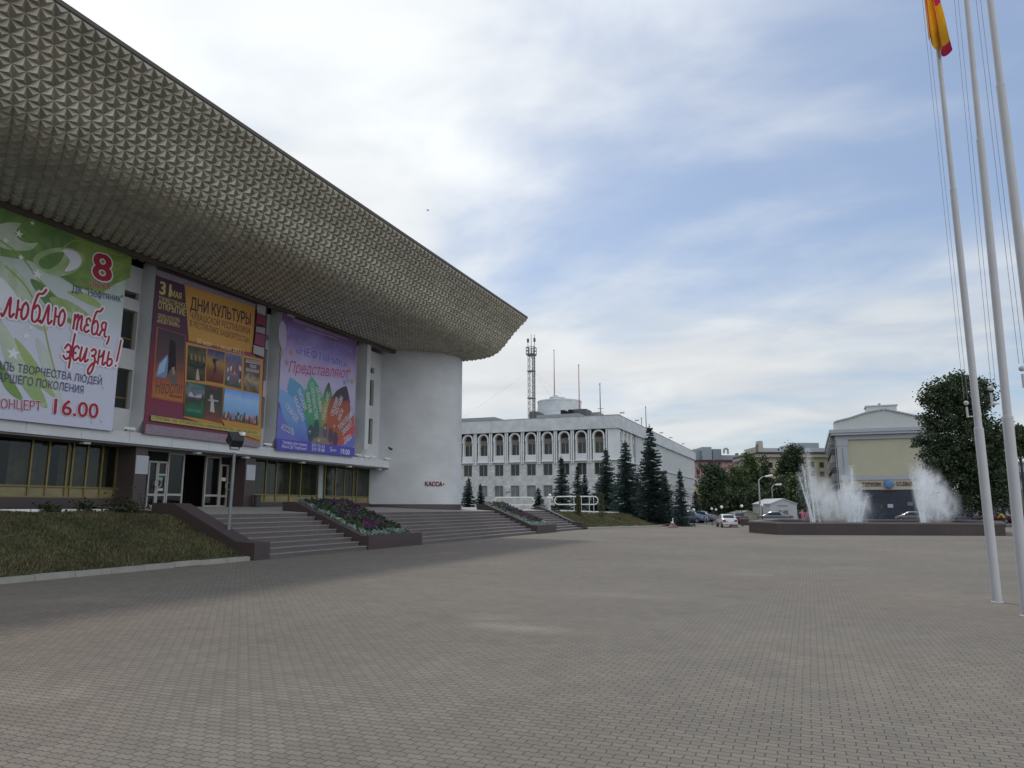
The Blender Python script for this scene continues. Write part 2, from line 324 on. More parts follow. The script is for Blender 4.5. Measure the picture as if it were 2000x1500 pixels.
# text -> flat polygons (built-in font)
_tc = bpy.data.curves.new('lettering', 'FONT'); _to = bpy.data.objects.new('lettering', _tc); COL.objects.link(_to)
def merge(iv):
    iv = sorted(iv); out = []
    for x0, x1 in iv:
        if out and x0 <= out[-1][1] + 1e-9: out[-1][1] = max(out[-1][1], x1)
        else: out.append([x0, x1])
    return out
def rows_to_quads(rows, y0, h):
    """rows of intervals -> stacked rectangles that never overlap"""
    vs = []; fs = []
    for i, iv in enumerate(rows):
        for a, c in iv:
            k = len(vs); vs += [Vector((a, y0 + i*h, 0)), Vector((c, y0 + i*h, 0)), Vector((c, y0 + (i+1)*h, 0)), Vector((a, y0 + (i+1)*h, 0))]; fs.append((k, k+1, k+2, k+3))
    return vs, fs
_gc = {}
def outlines(t, space):
    if (t, space) in _gc: return _gc[(t, space)]
    _tc.body = t; _tc.space_character = space
    bpy.context.view_layer.update(); cu = _to.to_curve(bpy.context.evaluated_depsgraph_get()); segs = []
    for sp in cu.splines:
        P = []; bz = sp.bezier_points; n = len(bz)
        if n:
            for i in range(n):
                p0, h0, h1, p1 = bz[i].co, bz[i].handle_right, bz[(i+1) % n].handle_left, bz[(i+1) % n].co
                for q in range(5):
                    u = q/5; w = 1 - u; P.append(p0*w**3 + h0*3*w*w*u + h1*3*w*u*u + p1*u**3)
        else: P = [Vector(p.co[:3]) for p in sp.points]
        segs += [(P[i].x, P[i].y, P[(i+1) % len(P)].x, P[(i+1) % len(P)].y) for i in range(len(P))]
    _to.to_curve_clear(); _gc[(t, space)] = segs; return segs
def glyphs(t, bold=0.0, shear=0.0, space=1.0, res=46):
    """outline font filled by the non-zero rule in thin rows; bold grows the strokes"""
    segs = outlines(t, space); h = .7/res; lo = min(min(g[1], g[3]) for g in segs); hi = max(max(g[1], g[3]) for g in segs); x0 = min(min(g[0], g[2]) for g in segs)
    i0 = math.floor(lo/h); i1 = math.ceil(hi/h); base = []
    for i in range(i0, i1):
        y = (i + .5)*h; xs = []
        for ax, ay, bx_, by in segs:
            if (ay <= y < by) or (by <= y < ay): xs.append((ax + (y - ay)/(by - ay)*(bx_ - ax), 1 if by > ay else -1))
        xs.sort(); wn = 0; iv = []
        for x, d in xs:
            if wn == 0: st = x
            wn += d
            if wn == 0: iv.append([st, x])
        base.append(merge(iv))
    k = int(abs(bold)/h) if bold > 0 else 0; rows = []
    for i in range(-k, len(base) + k):
        iv = []
        for d in range(-k, k + 1):
            if 0 <= i + d < len(base):
                e = math.sqrt(max(0, bold*bold - (d*h)**2)) if bold > 0 else bold
                iv += [[a - e, c + e] for a, c in base[i + d] if c - a + 2*e > 0]
        sh = shear*(i0 + i + .5)*h
        rows.append([[a - x0 + sh, c - x0 + sh] for a, c in merge(iv)])
    vs, fs = rows_to_quads(rows, (i0 - k)*h, h)
    return vs, fs, max(max(g[0], g[2]) for g in segs) - x0

# ------------------------------------------------------------------ common materials
STUCCO = mat('white_stucco', (0.52, 0.54, 0.57), 0.85, var=0.10, scale=0.7, bump=0.15, bscale=14)
STUCCO2 = mat('white_render_rib', (0.55, 0.57, 0.60), 0.85, var=0.06, scale=1.3)
GRANITE = mat('brown_granite', (0.062, 0.046, 0.047), 0.38, var=0.30, scale=38, spec=0.5)
GRANITE2 = grid_mat('granite_steps', (0.125, 0.108, 0.108), (0.05, 0.045, 0.045), 1.2, 3.0, 0.55, 0.10, 0.008, 'y', 0.45, 0.22)
EDGE_SHEEN = mat('step_edge_sky_sheen', (0.23, 0.215, 0.212), 0.6, var=0.2, scale=6)  # sky glint along the step edges, put into a lighter colour
TREADM = mat('step_tread_sky_sheen', (0.17, 0.155, 0.152), 0.6, var=0.2, scale=5)  # sky reflected at a grazing angle, painted into the tread colour
TERR = mat('terrace_slabs', (0.30, 0.29, 0.28), 0.7, var=0.12, scale=2.0)
BRASS = mat('dull_brass_frame', (0.26, 0.21, 0.09), 0.42, 0.7, var=0.12)
ALU = mat('silver_door_frame', (0.42, 0.41, 0.38), 0.45, 0.4, var=0.06)
GLASS = glass('shop_glass', (0.62, 0.66, 0.62))
DARKGLASS = mat('dark_window_glass', (0.022, 0.027, 0.03), 0.06, var=0.3, scale=0.6, spec=0.7)
BLACK = mat('black_void', (0.012, 0.012, 0.013), 0.9, var=0.2)
WHITEP = mat('white_paint', (0.82, 0.83, 0.83), 0.5, var=0.05)
STEEL = mat('galvanised_steel', (0.36, 0.37, 0.38), 0.45, 0.6, var=0.08)
DARKM = mat('dark_metal', (0.045, 0.047, 0.05), 0.5, 0.4, var=0.15)
BRONZE = mat('anodised_bronze_panel', (0.43, 0.41, 0.34), 0.46, 0.55, var=0.06, scale=0.9, island=0.17)
TRIMB = mat('brown_trim', (0.11, 0.095, 0.075), 0.6, 0.2)
KERB = mat('kerb_stone', (0.30, 0.29, 0.27), 0.85, var=0.15, bump=0.2)
SOIL = mat('soil', (0.05, 0.04, 0.03), 0.95, var=0.3, bump=0.5)

# ================================================================== GROUND
PALE = [tuple(onZ(1010, 1226))[:2], tuple(onZ(1205, 1163))[:2]]
def ground():
    b = MB(); P = paver_mat()
    b.face([(-17.05, -60, 0), (420, -60, 0), (420, 78, 0), (-17.05, 78, 0)], P)
    tag(b.build('plaza_paving'), kind='structure')
    g = MB(); G = mat('far_ground_asphalt', (0.075, 0.073, 0.07), 0.9, var=0.2, scale=0.6, bump=0.2)
    g.face([(-900, -300, -0.03), (900, -300, -0.03), (900, 1500, -0.03), (-900, 1500, -0.03)], G)
    tag(g.build('ground'), kind='structure')
    r = MB(); r.face([(-17, 78, -0.006), (300, 78, -0.006), (300, 112, -0.006), (-17, 112, -0.006)], mat('road_asphalt', (0.085, 0.083, 0.08), 0.9, var=0.25, scale=1.2, bump=0.2))
    tag(r.build('road'), kind='structure')
ground()

ZT0, ZT1 = 1.5, 1.75                     # terrace height at its edge and at the wall
def terrz(X): return ZT0 + (ZT1 - ZT0) * max(0, min(1, (-20.0 - X) / 4.6))
NR, TREAD = 9, 0.378
def terrace():
    b = MB()
    b.mesh([(-20.02, 19.9, ZT0), (-20.02, 58.2, ZT0), (-24.6, 58.2, ZT1), (-24.6, 19.9, ZT1), (-30, 58.2, ZT1), (-30, 19.9, ZT1)], [(0, 1, 2, 3), (3, 2, 4, 5)], TERR)
    b.face([(-20.02, 19.9, 0), (-20.02, 19.9, ZT0), (-24.6, 19.9, ZT1), (-24.6, 19.9, 0)], GRANITE)
    tag(b.build('terrace_pavement'), kind='structure')
terrace()

def stairs(y0, y1, label):
    b = MB(); h = ZT0 / NR; prof = [(-17.0, 0.0)]
    for i in range(NR):
        x = -17.0 - i * TREAD; prof += [(x, (i+1)*h - 0.035), (x + 0.02, (i+1)*h - 0.035), (x + 0.02, (i+1)*h), (x - .05 if i < NR-1 else x - .002, (i+1)*h), (x - TREAD if i < NR-1 else x - 0.004, (i+1)*h)]
    for k, ((xa, za), (xb, zb)) in enumerate(zip(prof[:-1], prof[1:])): b.face([(xa, y0, za), (xa, y1, za), (xb, y1, zb), (xb, y0, zb)], EDGE_SHEEN if k % 5 in (2, 3) else TREADM if k % 5 == 4 else GRANITE2)
    o = b.build('stone_staircase'); tag(o, label, 'staircase', 'stair flights up to the terrace'); return o
stairs(20.42, 26.4, 'dark stone steps between the left sloping wall and the wide flower bed')
stairs(31.05, 46.9, 'longest flight of dark stone steps, between the two sloping flower beds')
stairs(51.0, 57.5, 'short far flight of dark stone steps, beside the sunlit lawn')

def cheek(y0, y1, label, topx=-20.9):
    b = MB()
    poly = [(-16.95, 0), (-16.95, .56), (-17.75, .60), (-20.6, 1.86), (topx, 1.88), (topx, 0)]
    b.prism([(x, y0, z) for x, z in poly], (0, y1 - y0, 0), GRANITE)
    o = b.build('stair_side_wall'); tag(o, label, 'stair wall', 'low walls closing the stairs'); return o
cheek(19.66, 20.42, 'brown granite side wall sloping down between dark lawn and first steps', -21.6)
cheek(57.5, 58.2, 'thin granite side wall between the farthest steps and the sunlit lawn')

FLEAF = leaf_mat('bedding_leaves', (0.045, 0.075, 0.04), 0.5)
SILV = leaf_mat('silver_leaves', (0.20, 0.27, 0.24), 0.35)
PURP = leaf_mat('purple_petals', (0.085, 0.03, 0.11), 0.7); MAGE = leaf_mat('magenta_petals', (0.17, 0.02, 0.12), 0.5)
def leafy(b, c, s, m, rnd, n=5):
    for i in range(n):
        a = Vector((rnd.gauss(0, 1), rnd.gauss(0, 1), rnd.gauss(0, 1) + .6)).normalized(); t = a.orthogonal().normalized() * s * rnd.uniform(.35, .6)
        p = Vector(c) + Vector((rnd.gauss(0, .5), rnd.gauss(0, .5), rnd.gauss(0, .3))) * s; q = p + a * s * rnd.uniform(.7, 1.3)
        b.face([p, (p+q)/2 + t, q, (p+q)/2 - t], m)
def planter(y0, y1, label):
    t = thing('flower_bed', label, 'flower bed', (-18.8, (y0+y1)/2, 0), group='sloping flower beds between the stair flights')
    k = 0.36; b = MB(); zt = lambda x: 0.56 + (max(0, -17.3 - x)) * 0.405
    top = -20.75
    poly = [(-16.95, 0), (-16.95, .56), (-17.3, .56), (top, zt(top)), (-21.4, zt(top)), (-21.4, 0)]
    for ya, yb in ((y0, y0 + k), (y1 - k, y1)): b.prism([(x, ya, z) for x, z in poly], (0, yb - ya, 0), GRANITE)
    b.box((-16.95, y0 + k, 0), (-17.3, y1 - k, .56), GRANITE); b.box((top - .28, y0 + k, 0), (-21.4, y1 - k, zt(top)), GRANITE)
    b.build('granite_kerb', t)
    s = MB(); s.face([(-17.3, y0+k, .46), (-17.3, y1-k, .46), (top-.28, y1-k, zt(top) - .1), (top-.28, y0+k, zt(top) - .1)], SOIL); s.build('soil', t)
    rnd = random.Random(int(y0)); f = MB(); W = MB(); V = MB()
    for i in range(int(260 * (y1 - y0))):
        u = rnd.random(); y = rnd.uniform(y0 + k + .1, y1 - k - .1); x = -17.4 - u * (abs(top) - 17.4 + .2); z = zt(x) - .02
        e = min(y - y0 - k, (x + 17.35) * -1)
        if e < .42: leafy(W, (x, y, z), .11, SILV, rnd, 3)
        else:
            leafy(f, (x, y, z + .02), .12, FLEAF, rnd, 3)
            if noise.noise(Vector((x*1.3, y*1.3, 0))) > .08: leafy(V, (x, y, z + .12), .065, PURP if rnd.random() < .75 else MAGE, rnd, 4)
    for mb, nm in ((f, 'bedding_plants'), (W, 'silver_edging_plants'), (V, 'purple_petunias')):
        o = mb.build(nm, t); o['kind'] = 'stuff'
planter(26.45, 31.0, 'wide granite edged bed of purple petunias between first and second steps')
planter(46.9, 51.0, 'narrow looking granite edged flower bed with purple blooms, farther along the steps')

# ------------------------------------------------------------------ lawns
GRASSB = mat('lawn_soil', (0.050, 0.060, 0.024), 0.95, var=0.35, scale=1.2, bump=0.6, bscale=25)
BLADE = leaf_mat('grass_blades', (0.115, 0.112, 0.055), 0.5, 0.3)
def lawn_surface(name, quads, n):
    b = MB(); blades = MB(); rnd = random.Random(3)
    for q, cnt in quads:
        A, B, Cc, D = [Vector(p) for p in q]; S = n
        gr = [[None]*(S+1) for _ in range(S+1)]
        for i in range(S+1):
            for j in range(S+1):
                u, v = i/S, j/S; p = (A*(1-u) + B*u)*(1-v) + (D*(1-u) + Cc*u)*v
                if 0 < i < S and 0 < j < S: p = p + Vector((0, 0, .06*noise.noise(p*.5)))
                gr[i][j] = p
        vs = [gr[i][j] for i in range(S+1) for j in range(S+1)]
        b.mesh(vs, [(i*(S+1)+j, (i+1)*(S+1)+j, (i+1)*(S+1)+j+1, i*(S+1)+j+1) for i in range(S) for j in range(S)], GRASSB)
        for _ in range(cnt):
            u, v = rnd.random(), rnd.random(); i, j = int(u*S), int(v*S); fu, fv = u*S-i, v*S-j
            p = (gr[i][j]*(1-fu) + gr[i+1][j]*fu)*(1-fv) + (gr[i][j+1]*(1-fu) + gr[i+1][j+1]*fu)*fv
            hgt = .05 + .07*max(0, .5 + noise.noise(p*.9)) * rnd.uniform(.6, 1.6); a = rnd.uniform(0, 6.283); w = .02
            d = Vector((math.cos(a)*w, math.sin(a)*w, 0)); t = Vector((rnd.gauss(0, .03), rnd.gauss(0, .03), hgt))
            blades.face([p - d, p + d, p + t], BLADE)
    tag(b.build(name), kind='structure')
    g = blades.build('grass'); tag(g, 'short dry grass over the lawn', 'grass', kind='stuff')
lawn_surface('lawn_by_palace', [([(-17.25, 3, .1), (-17.25, 19.66, .1), (-20.7, 19.66, 1.42), (-20.7, 3, 1.2)], 24000), ([(-20.7, 3, 1.2), (-20.7, 19.66, 1.42), (-23.6, 19.66, 1.54), (-23.6, 3, 1.52)], 9000),
                       ([(-23.6, 3, 1.52), (-23.6, 19.66, 1.52), (-25.6, 21.2, 1.62), (-25.6, 3, 1.62)], 5000)], 14)
cA = dep(1100, 999, 63); cB = dep(1216, 1003, 74)
G0, G1, G2 = Vector((-16.98, 58.2, .1)), Vector((-13.1, 68, .08)), Vector((-13.6, 78, .0))
K0 = Vector((-20.7, 58.2, 1.55)); PZ = 1.25
lawn_surface('lawn_by_steps', [([G0, G1, cB, cA], 14000), ([G0, cA, K0, K0], 2500), ([G1, G2, (-16, 84, .3), cB], 5000)], 10)
def plateau():
    b = MB(); m = mat('forecourt_ground', (0.10, 0.10, 0.06), 0.95, var=0.3, scale=.8)
    b.mesh([K0, cA, cB, (-16, 84, .3), (-19, 112, .1), (-70, 112, PZ), (-70, 58.2, ZT1), (-30, 58.2, ZT1), (-24.6, 58.2, ZT1)], [(0,1,2,3,4,5,6,7,8)], m)
    tag(b.build('forecourt_ground'), kind='structure')
    r = MB(); r.face([(-44, 64, 1.62), (-20.4, 66.5, 1.46), (-20.3, 69, 1.44), (-44, 70, 1.6)], TERR); tag(r.build('forecourt_path'), kind='structure')
plateau()
def kerbs():
    for pts, lab in (([(-17.22, 3, 0), (-17.22, 19.64, 0)], 'weathered stone kerb along the foot of the dark lawn'),
                     ([G0 + Vector((.2, .05, -.1)), G1 + Vector((.2, -.1, -.08)), G2 + Vector((.2, 0, 0))], 'pale stone kerb along the foot of the sunlit lawn')):
        b = MB()
        for a, c in zip(pts[:-1], pts[1:]):
            a = Vector(a); c = Vector(c); d = (c - a); n = max(1, int(d.length / 1.0)); d /= n; s = Vector((d.y, -d.x, 0)).normalized()
            for i in range(n):
                p = a + d*i + Vector((0, 0, random.uniform(-.012, .012))); q = p + d*.985
                b.prism([p, p + s*.15, p + s*.15 + Vector((0,0,.13)), p + Vector((0,0,.15))], q - p, KERB)
        tag(b.build('kerb'), lab, 'kerb', 'stone kerbs along the lawns')
    w = MB()
    for i in range(60):
        a = i/60; p = cA.lerp(cB, a*1.0); q = cA.lerp(cB, (i+.96)/60)
        w.prism([p + Vector((-.6, .9, .0)), p + Vector((-.6, 1.05, .0)), p + Vector((-.6, 1.05, .14)), p + Vector((-.6, .9, .14))], q - p, WHITEP)
    tag(w.build('kerb'), 'whitewashed kerb along the top of the sunlit lawn', 'kerb', 'stone kerbs along the lawns')
    w = MB()
    y = 3.0
    while y < 21.0:
        w.box((-24.0, y, 1.5), (-24.14, y + .95, 1.66), WHITEP); y += 1.0
    tag(w.build('kerb'), 'whitewashed kerb along the palace wall behind the dark lawn', 'kerb', 'stone kerbs along the lawns')
kerbs()

# ================================================================== PALACE OF CULTURE
PAL = thing('palace_building', 'large white palace with a sweeping studded bronze canopy roof', 'building', (-25, 30, 0))
YE, YS = 44.95, -14.0                              # far and near end of the canopy
def palace():
    WX = -25.0
    # upper wall with window openings
    b = MB(); holes = []; wins = []
    fins = [13.3, 21.35, 29.2, 37.1]
    for f in fins:
        for a, c in ((5.58, 7.18), (8.0, 9.6), (10.08, 10.36)):
            holes.append((f - .78 - YS, a - 4.1, f - .06 - YS, c - 4.1)); wins.append((f - .78, f - .06, a, c))
    for a, c in ((5.6, 7.18), (8.0, 9.62), (10.05, 10.4)):
        holes.append((38.5 - YS, a - 4.1, 39.06 - YS, c - 4.1)); wins.append((38.5, 39.06, a, c))
    b.holed((WX, YS, 4.1), (0,1,0), (0,0,1), (1,0,0), 40.6 - YS, 7.35, holes, STUCCO, .3)
    b.build('upper_wall', PAL)
    c = MB(); c.box((WX - .9, YS, 11.3), (WX - .8, 40, 12.2), BLACK); c.build('clerestory_gap', PAL)
    for y0, y1, z0, z1 in wins:
        w = MB(); t = .055
        w.box((WX-.24, y0+.02, z0+.02), (WX-.18, y0+t, z1-.02), BRASS); w.box((WX-.24, y1-t, z0+.02), (WX-.18, y1-.02, z1-.02), BRASS)
        w.box((WX-.24, y0+t, z0+.02), (WX-.18, y1-t, z0+t), BRASS); w.box((WX-.24, y0+t, z1-t), (WX-.18, y1-t, z1-.02), BRASS)
        if z1 - z0 > 1: w.box((WX-.235, y0+t, z0 + .42), (WX-.185, y1-t, z0 + .47), BRASS)
        o = w.build('window', PAL)
        g = MB(); g.face([(WX-.215, y0+.03, z0+.03), (WX-.215, y1-.03, z0+.03), (WX-.215, y1-.03, z1-.03), (WX-.215, y0+.03, z1-.03)], DARKGLASS); g.build('pane', o)
    for f in fins:
        p = MB(); p.prism([(WX+.002, f, 4.66), (-24.62, f, 4.66), (-24.28, f, 5.15), (-24.28, f, 11.7), (WX+.002, f, 11.7)], (0, .4, 0), STUCCO2); p.build('wall_fin', PAL)
    # ledge band over the ground floor
    l = MB(); seam = 0
    y = YS
    while y < 40.3:
        y1 = min(y + 2.05, 40.35)
        l.prism([(-24.28, y, 4.17), (-24.28, y, 4.2), (-24.33, y, 4.22), (-24.33, y, 4.62), (-24.62, y, 4.66), (-25.35, y, 4.66), (-25.35, y, 4.17)], (0, y1 - y - .014, 0), STUCCO2); y += 2.05
    l.build('ledge_band', PAL)
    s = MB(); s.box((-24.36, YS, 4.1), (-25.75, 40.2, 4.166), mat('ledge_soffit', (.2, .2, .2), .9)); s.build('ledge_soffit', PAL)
    # ground floor glazing
    GX = -25.6
    CURT = mat('olive_curtain', (0.17, 0.17, 0.13), 0.9, var=0.3, scale=2.5)
    SPAN = mat('olive_spandrel', (0.25, 0.22, 0.125), 0.5, 0.3, var=0.2, scale=2)
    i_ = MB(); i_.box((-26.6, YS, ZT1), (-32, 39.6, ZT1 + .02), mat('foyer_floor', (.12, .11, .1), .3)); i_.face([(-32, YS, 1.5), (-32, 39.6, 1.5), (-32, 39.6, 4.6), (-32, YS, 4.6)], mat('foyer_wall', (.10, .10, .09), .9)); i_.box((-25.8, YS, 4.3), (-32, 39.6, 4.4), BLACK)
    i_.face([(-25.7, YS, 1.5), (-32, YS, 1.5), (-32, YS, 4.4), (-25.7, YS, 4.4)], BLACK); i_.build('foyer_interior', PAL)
    def front(y0, y1, mull, zb, zs, lab):
        fr = MB(); gl = MB(); sp = MB(); cu = MB()
        ys = [y0] + mull + [y1]
        for y in ys: fr.box((GX - .04, y - .03, zb), (GX + .045, y + .03, 4.1), BRASS)
        for a, c in zip(ys[:-1], ys[1:]):
            for z in (zb + .025, zs): fr.box((GX - .035, a + .03, z - .025), (GX + .04, c - .03, z + .025), BRASS)
            gl.face([(GX, a, zs), (GX, c, zs), (GX, c, 4.1), (GX, a, 4.1)], GLASS)
            sp.face([(GX - .02, a, zb + .05), (GX - .02, c, zb + .05), (GX - .02, c, zs - .025), (GX - .02, a, zs - .025)], SPAN)
        n = int((y1 - y0) / .055); pts = []
        for i in range(n + 1):
            y = y0 + (y1 - y0) * i / n; pts.append((GX - .45 + .06*math.sin(i*1.15) + .05*math.sin(i*.37), y))
        gap = lambda y: noise.noise(Vector((y * .8, zb, 3))) > .22
        for (xa, ya), (xb, yb) in zip(pts[:-1], pts[1:]):
            if not gap(ya): cu.face([(xa, ya, zb + .1), (xb, yb, zb + .1), (xb, yb, 4.1), (xa, ya, 4.1)], CURT)
        f = fr.build('window_wall_frame', PAL); gl.build('glazing', f); sp.build('spandrel_panels', f); cu.build('curtains', f)
    front(7, 21.4, [8.2, 9.6, 11, 12.4, 13.8, 15.2, 16.55, 17.9, 18.55, 19.3, 19.5, 20.1, 20.75], 2.07, 2.47, 'left')
    front(28.3, 34.55, [29.3, 30.2, 31.0, 32.1, 33.0], 1.99, 2.37, 'right')
    front(35.2, 39.75, [36.2, 37.1, 38.0, 38.4], 1.99, 2.37, 'far')
    pc = MB(); pc.box((GX - .1, 34.55, 1.99), (GX - .5, 35.2, 4.1), mat('pale_blue_column', (.30, .36, .38), .6)); pc.build('inner_column', PAL)
    pl = MB(); pl.box((GX + .12, YS, 0.9), (GX - .3, 21.5, 2.07), GRANITE); pl.box((GX + .12, 28.5, 1.2), (GX - .3, 40.0, 1.99), GRANITE); pl.build('granite_plinth', PAL)
    # granite piers beside the doors
    for a, c in ((21.42, 22.0), (27.6, 28.28)):
        p = MB(); p.box((-24.6, a, 1.6), (-25.72, c, 4.12), GRANITE); p.build('granite_pier', PAL)
    # doors and side lights
    def glazed(name, y0, y1, z0, z1, bars, parent=PAL, rings=False):
        f = MB(); t = .07
        f.box((GX-.05, y0, z0), (GX+.05, y0+t, z1), ALU); f.box((GX-.05, y1-t, z0), (GX+.05, y1, z1), ALU)
        for z in (z0, z1 - t): f.box((GX-.05, y0+t, z), (GX+.05, y1-t, z+t), ALU)
        for z in bars: f.box((GX-.045, y0+t, z), (GX+.045, y1-t, z+.09), ALU)
        o = f.build(name, PAL)
        g = MB(); g.face([(GX, y0+.02, z0+.02), (GX, y1-.02, z0+.02), (GX, y1-.02, z1-.02), (GX, y0+.02, z1-.02)], GLASS); g.build('pane', o)
        return o
    def handle(o, y):
        h = MB(); h.path([(GX + .12, y + .17*math.cos(k*.3142), 2.72 + .17*math.sin(k*.3142)) for k in range(20)], .016, ALU, 6, True); h.build('handle', o)
    def sticker(o, y, z, w, hgt, col):
        s = MB(); s.box((GX + .012, y, z), (GX + .016, y + w, z + hgt), print_mat(col)); s.build('notice', o)
    d1 = glazed('entrance_door', 22.95, 23.42, ZT1, 3.66, [2.2]); handle(d1, 23.42)
    d2 = glazed('entrance_door', 23.43, 23.92, ZT1, 3.66, [2.2, 3.05]); sticker(d2, 23.5, 2.85, .25, .14, (.16, .4, .3)); sticker(d2, 23.5, 2.42, .3, .1, (.5, .5, .5))
    for y0, y1 in ((23.95, 24.85), (26.1, 27.05)): glazed('side_light', y0, y1, ZT1, 4.05, [2.22])
    d3 = glazed('entrance_door', 27.06, 27.55, ZT1, 3.72, [2.2]); handle(d3, 27.5); sticker(d3, 27.16, 2.95, .28, .16, (.55, .55, .6))
    tr = MB(); tr.box((GX-.05, 22.05, 3.66), (GX+.05, 23.95, 4.1), ALU) if False else None
    hd = MB(); hd.box((GX-.06, 22.0, 4.06), (GX+.06, 27.6, 4.16), ALU); hd.box((GX-.03, 22.05, 3.67), (GX+.01, 23.93, 4.05), BLACK); hd.box((GX-.03, 27.06, 3.73), (GX+.01, 27.58, 4.05), BLACK); hd.build('door_head', PAL)
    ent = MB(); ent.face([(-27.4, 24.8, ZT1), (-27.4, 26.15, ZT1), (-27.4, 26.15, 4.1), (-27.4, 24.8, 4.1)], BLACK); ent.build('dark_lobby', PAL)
    # ledge lamps and spotlights
    for y in (19.2, 24.6, 27.6, 31.8, 36.1, 39.3):
        s = MB(); s.box((-24.5, y - .14, 4.02), (-24.75, y + .14, 4.098), WHITEP); s.build('soffit_lamp', PAL)
    for y, z in ((20.7, 4.72), (28.6, 4.74), (36.4, 4.74), (37.9, 4.74), (37.25, 4.70), (39.6, 4.72)):
        s = MB(); s.tube((-24.5, y, z - .1), (-24.3, y, z), .025, .025, DARKM); s.tube((-24.35, y - .1, z + .03), (-24.05, y + .12, z - .02), .045, .065, WHITEP, 10); s.build('spotlight', PAL)
    # curved end pylon
    def bez(p0, p1, p2, n):
        return [((1-t)**2*p0[0] + 2*t*(1-t)*p1[0] + t*t*p2[0], (1-t)**2*p0[1] + 2*t*(1-t)*p1[1] + t*t*p2[1]) for t in [i/n for i in range(n+1)]]
    arc = bez((-25.6, 39.75), (-22.1, 40.2), (-21.25, 43.05), 22)[:-1] + bez((-21.25, 43.05), (-20.95, 44.2), (-23.2, 47.5), 10) + [(-40, 47.5), (-40, 39.75)]
    p = MB(); n = len(arc)
    vs = [(x, y, 1.92) for x, y in arc] + [(x, y, 12.05) for x, y in arc]
    p.mesh(vs, [(i, (i+1) % n, n + (i+1) % n, n + i) for i in range(n)], grid_mat('pylon_render', (0.53, 0.555, 0.59), (0.49, 0.515, 0.55), .9, .3, .85, .025, .005, 'xy', .3, .045))
    o = p.build('curved_pylon', PAL, smooth=False)
    for pol in o.data.polygons: pol.use_smooth = pol.area < 12
    q = MB(); big = [(x + .06 if i < 33 else x, y - (.06 if i < 10 else 0)) for i, (x, y) in enumerate(arc)]
    q.mesh([(x, y, 1.2) for x, y in big] + [(x, y, 1.93) for x, y in big], [(i, (i+1) % n, n + (i+1) % n, n + i) for i in range(n)] + [tuple(range(n, 2*n))], GRANITE); q.build('pylon_plinth', PAL)
    s = MB(); s.tube((-24.2, 39.9, 5.3), (-24.05, 39.55, 5.36), .03, .03, DARKM); s.tube((-24.05, 39.45, 5.4), (-23.95, 39.7, 5.3), .06, .07, DARKM, 8); s.build('spotlight', PAL)
    # canopy
    prof = [(-25.0, 11.78), (-23.6, 11.76), (-22.0, 11.76), (-20.6, 11.78), (-19.7, 11.88), (-19.05, 12.12), (-18.5, 12.62), (-17.97, 13.24), (-17.42, 13.78), (-16.86, 14.28)]
    pts = [Vector((x, 0, z)) for x, z in prof]; fine = []
    for i in range(len(pts) - 1):
        p0 = pts[max(0, i-1)]; p1 = pts[i]; p2 = pts[i+1]; p3 = pts[min(len(pts)-1, i+2)]
        for k in range(12):
            t = k/12; fine.append(.5*((2*p1) + (p2-p0)*t + (2*p0-5*p1+4*p2-p3)*t*t + (3*p1-p0-3*p2+p3)*t**3))
    fine.append(pts[-1]); cum = [0]
    for a, c in zip(fine[:-1], fine[1:]): cum.append(cum[-1] + (c-a).length)
    Ltot = cum[-1]
    def at(s):
        s = max(0, min(Ltot - 1e-6, s)); i = 0
        while cum[i+1] < s: i += 1
        t = (s - cum[i]) / (cum[i+1] - cum[i]); return fine[i].lerp(fine[i+1], t)
    def nrm(s):
        d = at(s + .05) - at(s - .05); v = Vector((-d.z, 0, d.x)); return -v.normalized() if v.z > 0 else v.normalized()
    rows = round(Ltot / .33); ps = Ltot / rows; py = .38; ca = MB(); ncol = int((YE - YS) / py)
    P_ = [at(i * ps) for i in range(rows + 1)]; NV = [nrm((i + .5) * ps) for i in range(rows)]
    for r in range(rows):
        o0, o1 = (0, .5) if r % 2 == 0 else (.5, 0); p, q, nv = P_[r], P_[r+1], NV[r]
        def V0(y): return Vector((p.x, min(YE, y), p.z))
        def V1(y): return Vector((q.x, min(YE, y), q.z))
        for c_ in range(-1, ncol):
            ya = YE - (c_ + o0) * py; yb = YE - (c_ + o1) * py
            for tri in ([V0(ya), V0(ya - py), V1(ya - py/2)], [V1(yb), V0(yb - py/2), V1(yb - py)]):
                if (tri[1] - tri[0]).cross(tri[2] - tri[0]).length < 1e-4: continue
                ap = (tri[0] + tri[1] + tri[2]) / 3 + nv * .10
                ca.mesh(tri + [ap], [(0, 1, 3), (1, 2, 3), (2, 0, 3)], BRONZE)
    ca.build('studded_canopy', PAL)
    tr = MB(); tr.box((-24.1, YS, 11.5), (-24.34, 40.3, 11.72), TRIMB, .03); tr.build('canopy_trim', PAL)
    rf = MB(); x, z = prof[-1]
    rf.prism([(x - .02, YS, z - .02), (x + .04, YS, z + .02), (x + .04, YS, z + .14), (x - .9, YS, z + .18), (-60, YS, z + .6), (-60, YS, 12.6), (-26, YS, 12.6), (-20.4, YS, 12.2), (-19, YS, 12.6)], (0, YE - YS - .02, 0), TRIMB)
    rf.build('roof', PAL)
    bk = MB(); bk.box((-60, YS, 0), (-59.6, 47, 12.5), STUCCO); bk.box((-60, YS, 0), (-26, YS - .3, 12.4), STUCCO); bk.box((-40, 47.1, 0), (-60, 47.5, 12.4), STUCCO); bk.build('rear_walls', PAL)
palace()

